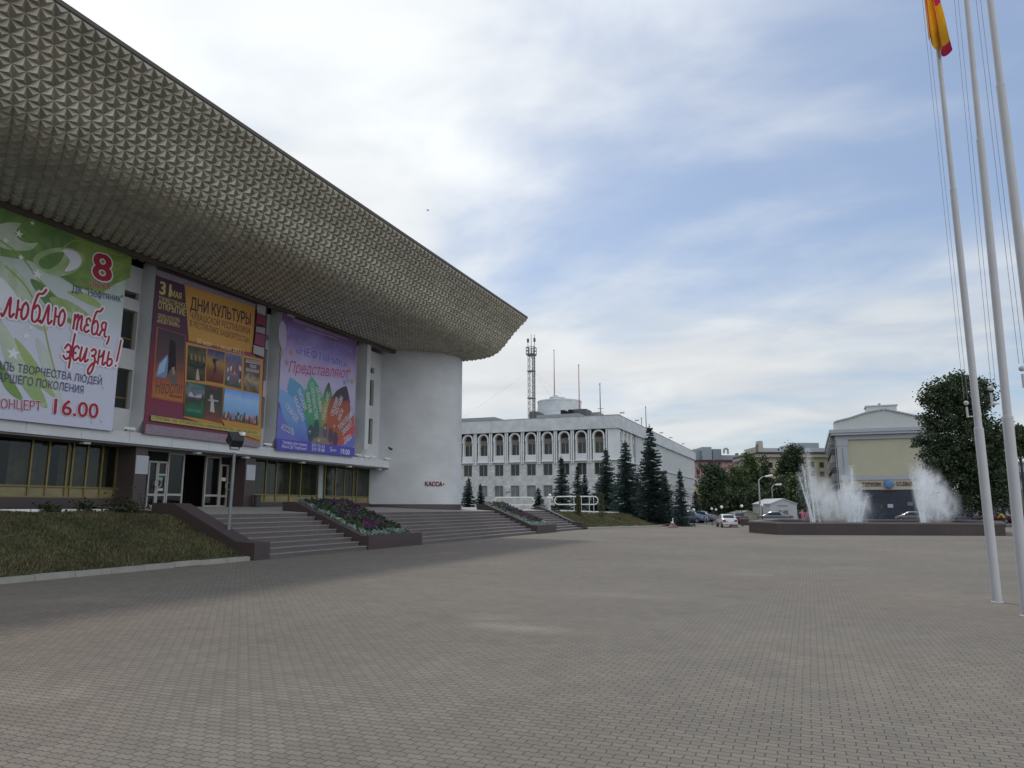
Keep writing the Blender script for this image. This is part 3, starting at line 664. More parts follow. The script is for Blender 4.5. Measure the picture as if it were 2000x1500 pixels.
# weeds at the foot of the wall, behind the dark lawn
def weeds():
    rnd = random.Random(5); m = leaf_mat('weed_leaves', (.04, .05, .025), .5)
    for i, (x, y, s, lab) in enumerate(((-23.9, 20.4, .5, 'small dark shrub beside the top of the granite side wall'), (-24.0, 19.0, .34, 'low dark weed clump left of the shrub by the granite wall'),
                                   (-24.0, 17.6, .3, 'low weed tuft by the whitewashed kerb at the picture edge'), (-22.9, 20.0, .42, 'drooping shrub hanging over the dark lawn next to the steps'))):
        b = MB()
        for k in range(160):
            p = Vector((x + rnd.gauss(0, s*.55), y + rnd.gauss(0, s*.6), 1.5 + abs(rnd.gauss(0, s*.5)))); leafy(b, p, .1, m, rnd, 2)
        tag(b.build('shrub'), lab, 'shrub', 'shrubs at the palace wall')
weeds()

# ================================================================== BANNERS
BX = -24.2
def bp(x, y): p = onX(x, y, BX); return p.y, p.z
class Art:
    """print on a hanging banner: layers a few millimetres proud of the cloth"""
    def __init__(s): s.b = MB(); s.k = 0
    def up(s): s.k += 1; return BX + .0125 + s.k * .0007
    def poly(s, pts, col, x=None):
        x = x or s.up(); s.b.face([(x, y, z) for y, z in pts], print_mat(col) if isinstance(col, tuple) else col)
    def poly_px(s, pts, col): s.poly([bp(*p) for p in pts], col)
    def blob_px(s, pts, col):
        P = [Vector(bp(*p)) for p in pts]; n = len(P); F = []
        for i in range(n):
            p0, p1, p2, p3 = P[i-1], P[i], P[(i+1) % n], P[(i+2) % n]
            for q in range(6):
                t = q/6; F.append(.5*((2*p1)+(p2-p0)*t+(2*p0-5*p1+4*p2-p3)*t*t+(3*p1-p0-3*p2+p3)*t**3))
        s.poly([(p.x, p.y) for p in F], col)
    def ell(s, c, a, b_, rot, col, n=22, point=0.0):
        pts = []
        for i in range(n):
            t = 2*math.pi*i/n; u = a*math.cos(t); v = b_*math.sin(t)*(1 - point*abs(math.cos(t)))
            pts.append((c[0] + u*math.cos(rot) - v*math.sin(rot), c[1] + u*math.sin(rot) + v*math.cos(rot)))
        s.poly(pts, col)
    def text(s, t, p0, p1, hpx, col, bold=0.0, shear=0.0, out=None, outw=.03, rot=None, space=1.0):
        """from pixel p0 to p1 along the baseline, capital height hpx pixels"""
        y0, z0 = bp(*p0); y1, z1 = bp(*p1); _, zt = bp(p0[0], p0[1] - hpx); H = zt - z0 if rot is None else hpx
        Wd = math.hypot(y1 - y0, z1 - z0); a = math.atan2(z1 - z0, y1 - y0); ca, sa = math.cos(a), math.sin(a)
        def put(bld, cc):
            vs, fs, w = glyphs(t, bld, shear, space, 46 if abs(H) > .25 else 18); sx = Wd / w; sy = H / .70; x = s.up()
            s.b.mesh([(x, y0 + v.x*sx*ca - v.y*sy*sa, z0 + v.x*sx*sa + v.y*sy*ca) for v in vs], fs, print_mat(cc))
        if out: put(bold + outw, out)
        put(bold, col)
    def ribbon(s, strokes, wd, col):
        """strokes: lists of (y, z); smoothed, then swept with a round nib of width wd"""
        x = s.up(); m = print_mat(col); r = wd/2; h = .011; D_ = []
        for st in strokes:
            P = [Vector(q) for q in st]
            for i in range(len(P) - 1):
                p0 = P[max(0, i-1)]; p1 = P[i]; p2 = P[i+1]; p3 = P[min(len(P)-1, i+2)]; n = max(2, int((p2 - p1).length*1.3/(r*.4)))
                for q in range(n + 1):
                    t = q/n; D_.append(.5*((2*p1)+(p2-p0)*t+(2*p0-5*p1+4*p2-p3)*t*t+(3*p1-p0-3*p2+p3)*t**3))
        lo = min(d.y for d in D_) - r; nr = int((max(d.y for d in D_) + r - lo)/h) + 1; rows = [[] for _ in range(nr)]
        for d in D_:
            for i in range(max(0, int((d.y - r - lo)/h)), min(nr, int((d.y + r - lo)/h) + 1)):
                dy = lo + (i + .5)*h - d.y
                if abs(dy) < r: e = math.sqrt(r*r - dy*dy); rows[i].append([d.x - e, d.x + e])
        vs, fs = rows_to_quads([merge(q) for q in rows], lo, h); s.b.mesh([(x, v.x, v.y) for v in vs], fs, m)
def cloth(name, label, y0, y1, z0, z1, m):
    """hanging printed sheet with hem rails, slightly billowed at the back"""
    t = thing(name, label, 'banner', (BX, (y0+y1)/2, z0), group='concert banners hung on the palace front')
    b = MB(); b.box((BX - .012, y0, z0), (BX + .012, y1, z1), m); c = b.build('cloth', t)
    r = MB(); r.tube((BX - .03, y0 - .05, z0 + .03), (BX - .03, y1 + .05, z0 + .03), .022, .022, DARKM, 6); r.build('hem_rail', t)
    r = MB(); r.tube((BX - .03, y0 - .05, z1 - .03), (BX - .03, y1 + .05, z1 - .03), .022, .022, DARKM, 6); r.build('hem_rail', t)
    return t
def grad_mat(name, axis, lo, hi, stops, rough=.5, nz=.0, nscale=1.0):
    m = bpy.data.materials.new(name); m.use_nodes = True; t = m.node_tree; b = t.nodes['Principled BSDF']; nn = t.nodes.new; ln = t.links.new
    g = nn('ShaderNodeNewGeometry'); sp = nn('ShaderNodeSeparateXYZ'); ln(g.outputs['Position'], sp.inputs[0])
    mr = nn('ShaderNodeMapRange'); ln(sp.outputs[axis], mr.inputs[0]); mr.inputs[1].default_value = lo; mr.inputs[2].default_value = hi
    no = nn('ShaderNodeTexNoise'); no.inputs['Scale'].default_value = nscale; no.inputs['Detail'].default_value = 3; no.inputs['Distortion'].default_value = 1.2; ln(g.outputs['Position'], no.inputs['Vector'])
    a = nn('ShaderNodeMath'); a.operation = 'MULTIPLY_ADD'; ln(no.outputs['Fac'], a.inputs[0]); a.inputs[1].default_value = nz; 
    b2 = nn('ShaderNodeMath'); b2.operation = 'SUBTRACT'; ln(mr.outputs[0], b2.inputs[0]); b2.inputs[1].default_value = nz/2; ln(b2.outputs[0], a.inputs[2])
    cr = nn('ShaderNodeValToRGB'); ln(a.outputs[0], cr.inputs[0]); e = cr.color_ramp.elements
    while len(e) < len(stops): e.new(.5)
    for i, (p, c) in enumerate(stops): e[i].position = p; e[i].color = (*c, 1)
    ln(cr.outputs[0], b.inputs['Base Color']); b.inputs['Roughness'].default_value = rough; b.inputs['Specular IOR Level'].default_value = .3
    n2 = nn('ShaderNodeTexNoise'); n2.inputs['Scale'].default_value = 1.3; n2.inputs['Detail'].default_value = 5; ln(g.outputs['Position'], n2.inputs['Vector'])
    bp_ = nn('ShaderNodeBump'); bp_.inputs['Strength'].default_value = .35; bp_.inputs['Distance'].default_value = .03; ln(n2.outputs['Fac'], bp_.inputs['Height']); ln(bp_.outputs[0], b.inputs['Normal'])
    return m

def star(A, c, r, col, n=5, inner=.42, rot=.3):
    A.poly([(c[0] + (r if k % 2 == 0 else r*inner)*math.cos(rot + k*math.pi/n), c[1] + (r if k % 2 == 0 else r*inner)*math.sin(rot + k*math.pi/n)) for k in range(2*n)], col)

# monoline handwriting used for the red slogan, unit = x height
SCRIPT = {
 'л': (0.95, [[(0,.12),(.10,0),(.22,.25),(.38,.98),(.46,.98),(.54,.3),(.66,.02),(.86,.22)]]),
 'ю': (1.05, [[(.04,1.0),(.10,.5),(.12,.02)],[(.12,.5),(.30,.52),(.42,.5)],[(.62,.98),(.44,.72),(.44,.25),(.62,.02),(.84,.25),(.84,.72),(.62,.98)]]),
 'б': (0.85, [[(.86,1.92),(.66,1.66),(.36,1.58),(.22,1.2),(.14,.6),(.22,.1),(.46,0),(.68,.25),(.66,.72),(.44,.95),(.22,.72)],[(.66,.12),(.8,.05)]]),
 'т': (1.05, [[(.06,.95),(.10,.4),(.10,.02)],[(.10,.6),(.28,.98),(.40,.9),(.42,.02)],[(.42,.6),(.62,.98),(.74,.9),(.78,.2),(.94,.05)]]),
 'е': (0.62, [[(.50,.84),(.36,.98),(.16,.86),(.20,.58),(.36,.52),(.14,.44),(.06,.18),(.24,.0),(.52,.16)]]),
 'я': (0.85, [[(.10,.02),(.30,.44),(.56,.50),(.58,.94),(.32,.98),(.18,.74),(.34,.5),(.56,.5)],[(.60,.98),(.60,.14),(.78,.06)]]),
 'Ж': (1.35, [[(.06,.70),(.26,.98),(.50,.84),(.52,.55),(.30,.48),(.52,.46),(.54,.16),(.28,.0),(.04,.18)],[(.66,1.75),(.64,.8),(.66,-.55)],[(1.20,.86),(1.02,.98),(.80,.78),(.82,.55),(1.0,.5)],[(.82,.48),(.84,.2),(1.02,.0),(1.28,.2)]]),
 'и': (0.85, [[(.08,.96),(.06,.3),(.16,.02),(.34,.25),(.52,.95)],[(.52,.95),(.50,.2),(.60,.02),(.78,.2)]]),
 'з': (0.72, [[(.10,.84),(.30,.98),(.50,.82),(.42,.56),(.22,.5),(.46,.44),(.52,.1),(.44,-.5),(.2,-.78),(.08,-.5),(.3,-.1),(.66,.15)]]),
 'н': (0.85, [[(.08,.98),(.10,.02)],[(.10,.5),(.34,.6),(.48,.98)],[(.50,.98),(.50,.16),(.60,.02),(.78,.2)]]),
 'ь': (0.70, [[(.08,.98),(.08,.2),(.24,.0),(.48,.16),(.48,.42),(.30,.52),(.10,.40)]]),
 ',': (0.45, [[(.22,.12),(.24,-.12),(.12,-.42)]]),
 '!': (0.5, [[(.30,1.95),(.26,1.0),(.22,.45)],[(.20,.08),(.21,.10)]]),
 ' ': (0.7, [])}
def script(A, t, p0, p1, xh, wd, col, out=None, ow=0):
    y0, z0 = bp(*p0); y1, z1 = bp(*p1); _, zt = bp(p0[0], p0[1] - xh); S = zt - z0
    tot = sum(SCRIPT[c][0] for c in t); k = (y1 - y0) / tot; x = 0; st = []
    for c in t:
        for s in SCRIPT[c][1]:
            st.append([(y0 + (x + a + .10*b)*k, z0 + (z1-z0)*(x+a)/tot + b*S) for a, b in s])
        x += SCRIPT[c][0]
    if out: A.ribbon(st, wd + ow, out)
    A.ribbon(st, wd, col)

def banner_green():
    y1, z0 = bp(213, 842); y1 = 19.92; z0 = 4.56; z1 = 11.5; y0 = 13.3
    WH = grad_mat('green_banner_print', 2, 4.5, 11.5, [(0, (.54, .56, .70)), (.5, (.58, .61, .74)), (.72, (.48, .56, .56)), (.86, (.26, .36, .22)), (1, (.12, .20, .08))], nz=.30, nscale=.5)
    t = cloth('green_banner', 'pale banner with green leaves, red slogan and 16.00, first from the left edge', y0, y1, z0, z1, WH)
    A = Art(); G1_, G2_, G3_ = (.12, .23, .08), (.24, .36, .12), (.34, .44, .18); LG = (.42, .56, .38); W = (.68, .71, .80)
    leaf = grad_mat('leaf_print', 1, 13.5, 20, [(0, (.09, .18, .075)), (.35, (.20, .32, .10)), (.55, (.11, .22, .08)), (.8, (.24, .34, .09)), (1, (.13, .22, .06))], nz=.9, nscale=.8)
    leaf2 = grad_mat('pale_leaf_print', 1, 13.5, 20, [(0, (.30, .42, .26)), (.4, (.48, .56, .48)), (.6, (.30, .42, .20)), (1, (.20, .32, .10))], nz=1.0, nscale=.7)
    # leafy corner
    A.poly_px([(0, 408), (257, 502), (256, 520), (253, 543), (225, 554), (200, 572), (150, 562), (100, 530), (60, 510), (0, 500)], leaf)
    A.blob_px([(-5, 440), (40, 436), (75, 462), (60, 488), (10, 486), (-10, 470)], leaf2); A.blob_px([(30, 452), (72, 418), (118, 436), (130, 452), (96, 470), (50, 474)], leaf)
    A.blob_px([(64, 506), (90, 488), (130, 484), (158, 494), (164, 510), (148, 530), (112, 540), (80, 528)], leaf2)
    A.blob_px([(122, 488), (148, 492), (159, 508), (150, 524), (126, 530), (136, 510)], W); A.blob_px([(76, 508), (100, 495), (124, 494), (116, 512), (96, 526), (80, 522)], leaf)
    A.blob_px([(-5, 512), (24, 520), (60, 560), (88, 605), (92, 645), (70, 640), (40, 606), (10, 570)], leaf2); A.blob_px([(58, 546), (90, 560), (130, 606), (158, 640), (118, 622), (84, 590)], leaf)
    A.blob_px([(96, 582), (130, 586), (168, 610), (192, 642), (160, 634), (120, 612)], leaf2); A.blob_px([(130, 570), (170, 574), (200, 600), (176, 596)], G3_)
    A.blob_px([(-5, 622), (24, 660), (48, 700), (76, 752), (92, 796), (64, 782), (36, 744), (8, 700)], leaf2); A.blob_px([(28, 660), (60, 694), (92, 744), (106, 776), (76, 752), (46, 706)], G3_)
    A.blob_px([(70, 660), (96, 690), (112, 740), (122, 790), (100, 760), (80, 712)], (.48, .55, .52)); A.blob_px([(-5, 700), (20, 736), (44, 780), (20, 770), (0, 740)], leaf)
    A.blob_px([(-8, 540), (12, 552), (34, 584), (30, 612), (8, 606), (-6, 590)], W); A.blob_px([(40, 596), (70, 612), (100, 636), (70, 634)], W)
    for pts in ([(0, 470), (40, 500), (75, 545), (120, 590), (170, 640)], [(10, 520), (50, 560), (80, 620), (95, 680), (110, 740)], [(120, 486), (150, 470), (200, 490), (240, 500)]):
        A.ribbon([[bp(*p) for p in pts]], .05, (.30, .38, .08))
    for x, y, r in ((36, 457, .16), (72, 536, .2), (25, 690, .24), (50, 656, .15), (62, 436, .1), (40, 503, .12), (75, 570, .1), (110, 600, .1), (58, 640, .1), (10, 470, .12)): star(A, bp(x, y), r, (.72, .75, .80))
    for x, y in ((200, 757), (178, 838 - 15), (196, 823)): star(A, bp(x, y), .13, (.45, .60, .40), 4, .12)
    RED = (.36, .022, .05); PUR = (.10, .085, .22); OW = (.72, .72, .80)
    A.text('8', (181, 543), (215, 551), 52, RED, .03, out=OW, outw=.03)
    A.text('июня', (175, 559), (213, 565), 13, RED, .012, out=OW, outw=.025)
    A.text('ДК "Нефтяник"', (139, 571), (239, 591), 15, PUR)
    script(A, 'люблю', (0, 617), (126, 639), 37, .085, RED, OW, .13)
    script(A, 'тебя,', (139, 642), (215, 662), 30, .085, RED, OW, .13)
    script(A, 'Жизнь!', (120, 700), (230, 718), 30, .085, RED, OW, .13)
    A.text('ФЕСТИВАЛЬ ТВОРЧЕСТВА ЛЮДЕЙ', (-88, 708), (197, 752), 17, PUR)
    A.text('СТАРШЕГО ПОКОЛЕНИЯ', (-30, 740), (161, 769), 17, PUR)
    A.text('КОНЦЕРТ', (-14, 797), (78, 802), 19, RED, .008, out=OW, outw=.025)
    A.text('16.00', (103, 808), (189, 817), 30, RED, .02, out=OW, outw=.025)
    A.b.build('print', t)
banner_green()

def banner_red():
    y0, z0, y1, z1 = 21.33, 4.60, 28.02, 11.46
    M1 = grad_mat('maroon_banner_print', 2, 4.6, 11.5, [(0, (.16, .05, .09)), (.35, (.21, .03, .05)), (.6, (.09, .03, .07)), (1, (.055, .03, .06))], nz=.2)
    t = cloth('maroon_banner', 'dark maroon and orange culture days banner with small pictures, above the doors', y0, y1, z0, z1, M1)
    A = Art(); OR = (.44, .235, .065); OR2 = (.30, .10, .05); YE_ = (.48, .42, .16); DK = (.045, .03, .045)
    orange = grad_mat('orange_panel_print', 1, 21, 28, [(0, (.40, .23, .07)), (.5, (.50, .27, .075)), (1, (.42, .21, .05))], nz=.5, nscale=.6)
    LACE = mat('lace_print', (.24, .20, .25), .6, var=.85, scale=22)
    A.poly_px([(305, 526), (516, 600), (516, 610), (305, 538)], LACE); A.poly_px([(283, 838), (509, 868), (508, 872), (283, 847)], LACE)
    A.poly_px([(285, 828), (509, 858), (507, 874), (283, 846)], LACE)
    A.poly_px([(360, 556), (498, 600), (492, 690), (368, 665)], orange)
    A.text('ДНИ КУЛЬТУРЫ', (371, 604), (489, 635), 24, DK, .022, space=.95)
    A.text('ЧУВАШСКОЙ РЕСПУБЛИКИ', (371, 622), (487, 653), 13, DK, .006)
    A.text('В РЕСПУБЛИКЕ БАШКОРТОСТАН', (370, 637), (486, 671), 12, DK, .004)
    A.poly_px([(368, 666), (498, 690), (497, 701), (368, 672)], (.22, .06, .09))
    A.text('30 мая – 1 июня 2012 г.', (384, 670), (478, 693), 10, (.62, .50, .22), .01)
    A.text('31', (311, 573), (332, 580), 25, YE_, .03); A.text('МАЯ', (333, 578), (353, 585), 12, YE_, .02)
    A.text('ТОРЖЕСТВЕННОЕ', (309, 587), (362, 602), 9, YE_, .01)
    A.text('ОТКРЫТИЕ', (308, 602), (361, 617), 14, YE_, .02)
    A.text('ДВОРЕЦ КУЛЬТУРЫ', (307, 620), (350, 630), 8, YE_, .006); A.text('«НЕФТЯНИК»', (306, 630), (350, 640), 9, YE_, .015)
    # left portrait-shaped stage picture
    pic = grad_mat('dusk_stage_print', 2, 6.0, 9.2, [(0, (.40, .16, .05)), (.3, (.30, .09, .05)), (.55, (.10, .055, .06)), (1, (.035, .035, .05))], nz=.25)
    A.poly_px([(305, 638), (362, 655), (357, 788), (294, 777)], OR2); A.poly_px([(308, 640), (361, 656), (356, 785), (297, 774)], pic)
    A.poly_px([(326, 692), (331, 720), (322, 738), (303, 735), (310, 710)], (.14, .24, .42)); A.poly_px([(310, 712), (326, 695), (320, 726), (306, 733)], (.30, .42, .62))
    A.poly_px([(331, 662), (342, 668), (343, 735), (334, 742), (326, 730)], (.02, .015, .02)); A.ell(bp(337, 736), .24, .32, .3, (.13, .10, .10))
    A.poly_px([(334, 718), (340, 716), (341, 730), (337, 734)], (.30, .20, .14))
    A.text('Нарспи', (302, 768), (353, 770), 26, (.10, .06, .05), -.006, shear=.35); A.text('мюзикл', (330, 775), (354, 779), 6, (.05, .03, .03), .01)
    # grid of small pictures
    def pane(q, stops, nz=.5, ns=2.0): 
        zs = [bp(*p)[1] for p in q]; A.poly_px(q, grad_mat('picture_print', 2, min(zs), max(zs), stops, nz=nz, nscale=ns))
    A.poly_px([(362, 668), (513, 702), (507, 865), (430, 838), (358, 815)], OR)
    pane([(366, 674), (402, 681), (399, 745), (363, 742)], [(0, (.03, .03, .03)), (.3, (.09, .08, .05)), (.5, (.02, .03, .03)), (.8, (.10, .09, .05)), (1, (.03, .05, .045))])
    for k in range(4): A.poly_px([(371 + 8*k, 690 + 2*k), (375 + 8*k, 691 + 2*k), (375 + 8*k, 703 + 2*k), (371 + 8*k, 702 + 2*k)], (.22, .18, .08))
    A.poly_px([(381, 742), (383, 722), (386, 720), (389, 743)], (.40, .36, .26))
    pane([(404, 681), (438, 688), (435, 750), (401, 744)], [(0, (.12, .03, .03)), (.35, (.18, .07, .04)), (.6, (.34, .22, .06)), (.85, (.12, .10, .16)), (1, (.05, .06, .15))], .4)
    A.poly_px([(414, 700), (424, 702), (420, 708), (421, 722), (415, 738), (418, 715), (414, 706)], (.03, .03, .06))
    pane([(440, 689), (472, 696), (470, 760), (437, 752)], [(0, (.06, .08, .05)), (.3, (.16, .14, .14)), (.6, (.24, .18, .18)), (.8, (.10, .10, .16)), (1, (.14, .17, .40))], 1.0, 6)
    rr = random.Random(2)
    for k in range(26): x = 442 + rr.random()*26; y = 712 + (x-442)*.22 + rr.random()*28; A.ell(bp(x, y), .05, .12, rr.uniform(-.3, .3), rr.choice([(.5, .48, .48), (.3, .08, .08), (.05, .05, .07), (.12, .12, .3)]), 7)
    pane([(476, 699), (507, 705), (504, 768), (474, 762)], [(0, (.09, .06, .05)), (.35, (.34, .28, .20)), (.55, (.12, .08, .07)), (1, (.11, .05, .06))], .6)
    A.poly_px([(479, 701), (507, 706), (506, 713), (478, 708)], (.34, .33, .36)); A.poly_px([(487, 711), (499, 714), (498, 720), (486, 717)], (.34, .33, .36)); A.poly_px([(479, 718), (504, 723), (503, 729), (478, 724)], (.34, .33, .36))
    A.text('ТВОРЧЕСКИЙ', (480, 706), (505, 711), 4, (.1, .07, .08)); A.text('ВЕЧЕР', (489, 716), (497, 718), 4, (.1, .07, .08)); A.text('КОМПОЗИТОРА', (480, 722.5), (502, 727), 4, (.1, .07, .08))
    pane([(362, 745), (399, 751), (395, 818), (358, 812)], [(0, (.02, .09, .05)), (.3, (.03, .14, .08)), (.5, (.05, .04, .03)), (.75, (.16, .18, .22)), (1, (.02, .09, .07))], .5)
    A.poly_px([(367, 768), (374, 764), (380, 772), (392, 770), (391, 778), (366, 774)], (.38, .40, .46)); A.poly_px([(372, 765), (375, 764), (381, 774), (377, 774)], (.10, .10, .24))
    A.text('СПЕКТАКЛЬ', (366, 754), (394, 759), 5, (.14, .34, .26)); A.text('ВЕЧЕР ПОЭЗИИ', (364, 803), (390, 807), 5, (.16, .40, .26))
    pane([(400, 751), (434, 757), (430, 826), (396, 818)], [(0, (.24, .07, .05)), (.25, (.10, .06, .05)), (.6, (.05, .06, .05)), (.9, (.05, .05, .045)), (1, (.16, .05, .04))], .5)
    A.poly_px([(410, 782), (415, 779), (417, 806), (408, 804)], (.42, .41, .40)); A.ell(bp(411, 776), .09, .12, 0, (.36, .32, .28)); A.poly_px([(405, 780), (424, 782), (424, 785), (405, 783)], (.36, .34, .33))
    sky = grad_mat('blue_sky_print', 2, 5.3, 7.6, [(0, (.05, .10, .05)), (.16, (.18, .10, .10)), (.28, (.16, .34, .62)), (.6, (.30, .48, .78)), (.8, (.12, .26, .66)), (1, (.07, .17, .60))], nz=.2, nscale=1.2)
    A.poly_px([(437, 758), (505, 771), (502, 830), (432, 818)], sky)
    for k in range(46): x = 434 + rr.random()*66; y = 804 + (x-434)*.17 + rr.random()*11; A.ell(bp(x, y), .045, .13, rr.uniform(-.3, .3), rr.choice([(.45, .08, .09), (.5, .3, .3), (.06, .12, .06), (.05, .05, .09), (.4, .38, .4)]), 7)
    A.poly_px([(292, 811), (505, 843), (504, 851), (291, 821)], (.42, .36, .10)); A.poly_px([(430, 820), (507, 833), (506, 861), (458, 845), (438, 838)], OR)
    A.poly_px([(294, 813), (504, 843), (503, 851), (293, 820)], (.44, .38, .12))
    A.text('СТЕРЛИТАМАК • УФА • АУРГАЗИНСКИЙ РАЙОН • КАРМАСКАЛИНСКИЙ РАЙОН • БИЖБУЛЯКСКИЙ РАЙОН', (294, 819), (500, 849), 6.2, DK, .012)
    for q, c in (([(499, 594), (516, 599), (515, 617), (499, 611)], (.33, .31, .31)), ([(499, 613), (515, 618), (515, 637), (497, 632)], (.17, .03, .05)), ([(497, 638), (515, 641), (514, 653), (496, 649)], LACE), ([(496, 651), (514, 655), (513, 678), (493, 672)], (.20, .05, .10)), ([(492, 674), (513, 680), (512, 698), (491, 690)], (.33, .31, .31))): A.poly_px(q, c)
    A.b.build('print', t)
banner_red()

def banner_violet():
    y0, z0, y1, z1 = 29.18, 4.58, 35.82, 11.44
    M1 = grad_mat('violet_banner_print', 2, 4.6, 11.5, [(0, (.16, .18, .50)), (.12, (.20, .22, .54)), (.3, (.32, .34, .60)), (.55, (.46, .42, .62)), (.74, (.36, .29, .54)), (.86, (.22, .15, .36)), (1, (.15, .08, .20))], nz=.30, nscale=.5)
    t = cloth('violet_banner', 'violet banner with a fan of coloured petals and 19.00, nearest the curved end wall', y0, y1, z0, z1, M1)
    A = Art(); BL = (.10, .13, .46); OW = (.40, .36, .62); WT = (.60, .60, .70)
    A.text('Министерство культуры Республики Башкортостан', (574, 627), (679, 665), 4, (.46, .40, .44)); A.text('Дворец культуры «Нефтяник»', (597, 644), (659, 663), 4, (.46, .40, .44))
    A.text('ТВОРЧЕСКИЕ КОЛЛЕКТИВЫ', (561, 649), (687, 689), 11, BL, .0, out=OW, outw=.028); A.text('ДВОРЦА КУЛЬТУРЫ', (580, 670), (672, 699), 11, BL, .0, out=OW, outw=.028)
    A.text('«НЕФТЯНИК»', (577, 690), (676, 718), 16, BL, .015, out=OW, outw=.028)
    A.text('Представляют', (563, 727), (679, 739), 22, (.42, .06, .13), -.004, shear=.35)
    y_, z_ = bp(632, 875)
    def petal(tipx, baseA, wid, stops, basepx=(632, 872)):
        ty, tz = bp(*tipx); by, bz = bp(*basepx); d = math.atan2(tz - bz, ty - by); ln_ = math.hypot(tz - bz, ty - by)
        m = grad_mat('petal_print', 2, bz, tz, stops, nz=.25, nscale=.9); pts = []
        prof = [(0, .10), (.2, .36), (.45, .50), (.65, .48), (.82, .34), (.94, .14), (1, 0)]
        for u, w in prof: pts.append((by + u*ln_*math.cos(d) - w*wid*math.sin(d), bz + u*ln_*math.sin(d) + w*wid*math.cos(d)))
        for u, w in reversed(prof[:-1]): pts.append((by + u*ln_*math.cos(d) + w*wid*math.sin(d), bz + u*ln_*math.sin(d) - w*wid*math.cos(d)))
        A.poly(pts, m)
    A.poly_px([(543, 790), (560, 800), (590, 838), (588, 866), (541, 858)], (.15, .17, .50)); A.poly_px([(543, 785), (570, 800), (600, 842), (592, 860), (566, 815), (543, 796)], (.10, .12, .30))
    petal((566, 737), 0, 1.9, [(0, (.07, .10, .35)), (.5, (.11, .24, .55)), (1, (.12, .34, .50))], (606, 868)); petal((545, 760), 0, 1.3, [(0, (.10, .12, .42)), (.5, (.16, .30, .60)), (1, (.2, .36, .66))], (600, 868))
    petal((608, 735), 0, 1.7, [(0, (.04, .16, .12)), (.4, (.08, .30, .16)), (1, (.11, .36, .22))], (618, 860)); petal((642, 746), 0, 1.0, [(0, (.16, .12, .08)), (.5, (.30, .32, .09)), (.8, (.10, .22, .10)), (1, (.04, .06, .05))], (632, 860))
    petal((676, 754), 0, 2.1, [(0, (.30, .10, .06)), (.5, (.38, .10, .05)), (.72, (.30, .08, .06)), (.8, (.07, .05, .07)), (1, (.06, .05, .07))], (644, 872))
    A.poly_px([(658, 868), (690, 808), (693, 846), (664, 872)], (.46, .09, .10)); A.poly_px([(660, 880), (692, 848), (692, 870), (668, 888)], (.14, .16, .50))
    for a, (x, y), r1, r2, c in ((0, (624, 856), .95, .62, (.17, .145, .16)), (0, (606, 846), .26, .45, (.06, .08, .13)), (0, (617, 840), .26, .6, (.06, .10, .10)), (0, (634, 842), .2, .42, (.11, .10, .12)), (0, (645, 850), .22, .42, (.10, .07, .10)), (0, (654, 858), .24, .42, (.10, .06, .10)), (0, (626, 866), .75, .35, (.24, .19, .15))): A.ell(bp(x, y), r1, r2, a, c)
    for x, y in ((604, 843), (634, 836), (622, 860), (652, 832), (560, 765), (684, 790), (598, 757)): star(A, bp(x, y), .15, (.62, .62, .66), 4, .16)
    for x, y, c in ((568, 688, (.5, .24, .08)), (553, 668, (.46, .2, .1)), (549, 690, (.4, .3, .1)), (560, 708, (.42, .28, .2)), (682, 724, (.55, .28, .08)), (672, 747, (.16, .3, .6)), (687, 745, (.5, .3, .1)), (679, 743, (.2, .4, .5))): star(A, bp(x, y), .19, c, 5)
    A.ell(bp(551, 655), .30, .75, .1, (.38, .34, .46)); A.poly_px([(560, 612), (575, 618), (573, 622), (559, 616)], (.40, .34, .44))
    def ang(s, p, q, h): 
        y0_, z0_ = bp(*p); y1_, z1_ = bp(*q); A.text(s, p, q, h, WT, .012, rot=1)
    ang('АССОЛЬ', (547, 838), (572, 851), .30); ang('ГРАНДЕ', (555, 796), (578, 826), .30); ang('МАЙДАН', (571, 778), (589, 823), .30); ang('ВИЗАВИ', (579, 763), (592, 802), .30)
    ang('ВИРАЖ', (596, 768), (602, 808), .28); ang('СОВЕРШЕНСТВО', (604, 748), (614, 820), .28); ang('ДЕЛЬФИН', (616, 757), (622, 804), .28); ang('РЕНЕССАНС', (633, 821), (643, 768), .26)
    ang('СВОИМИ', (649, 814), (660, 780), .28); ang('НОГАМИ', (657, 812), (669, 778), .28); ang('ШАГИ', (662, 823), (670, 803), .28); ang('ПОКОЛЕНИЕ', (662, 841), (688, 811), .30); ang('ЭФФЕКТ', (668, 851), (688, 830), .30); ang('ДИВА', (671, 867), (686, 857), .32)
    A.poly_px([(539, 856), (691, 875), (691, 891), (538, 879)], (.085, .085, .42))
    A.text('Телефон для справок', (550, 866), (598, 872), 6, WT, .008); A.text("Касса ДК “Нефтяник”:", (549, 874), (599, 880), 6, WT, .008); A.text('273 72 53', (607, 872), (632, 876), 6, WT, .012); A.text('273 78 88', (607, 880), (632, 883), 6, WT, .012)
    A.text('5', (643, 882), (646, 882.5), 9, WT, .012); A.text('июня', (647, 881), (655, 882), 5, WT, .006); A.text('19.00', (664, 886), (681, 888.5), 10, WT, .02)
    A.b.build('print', t)
banner_violet()

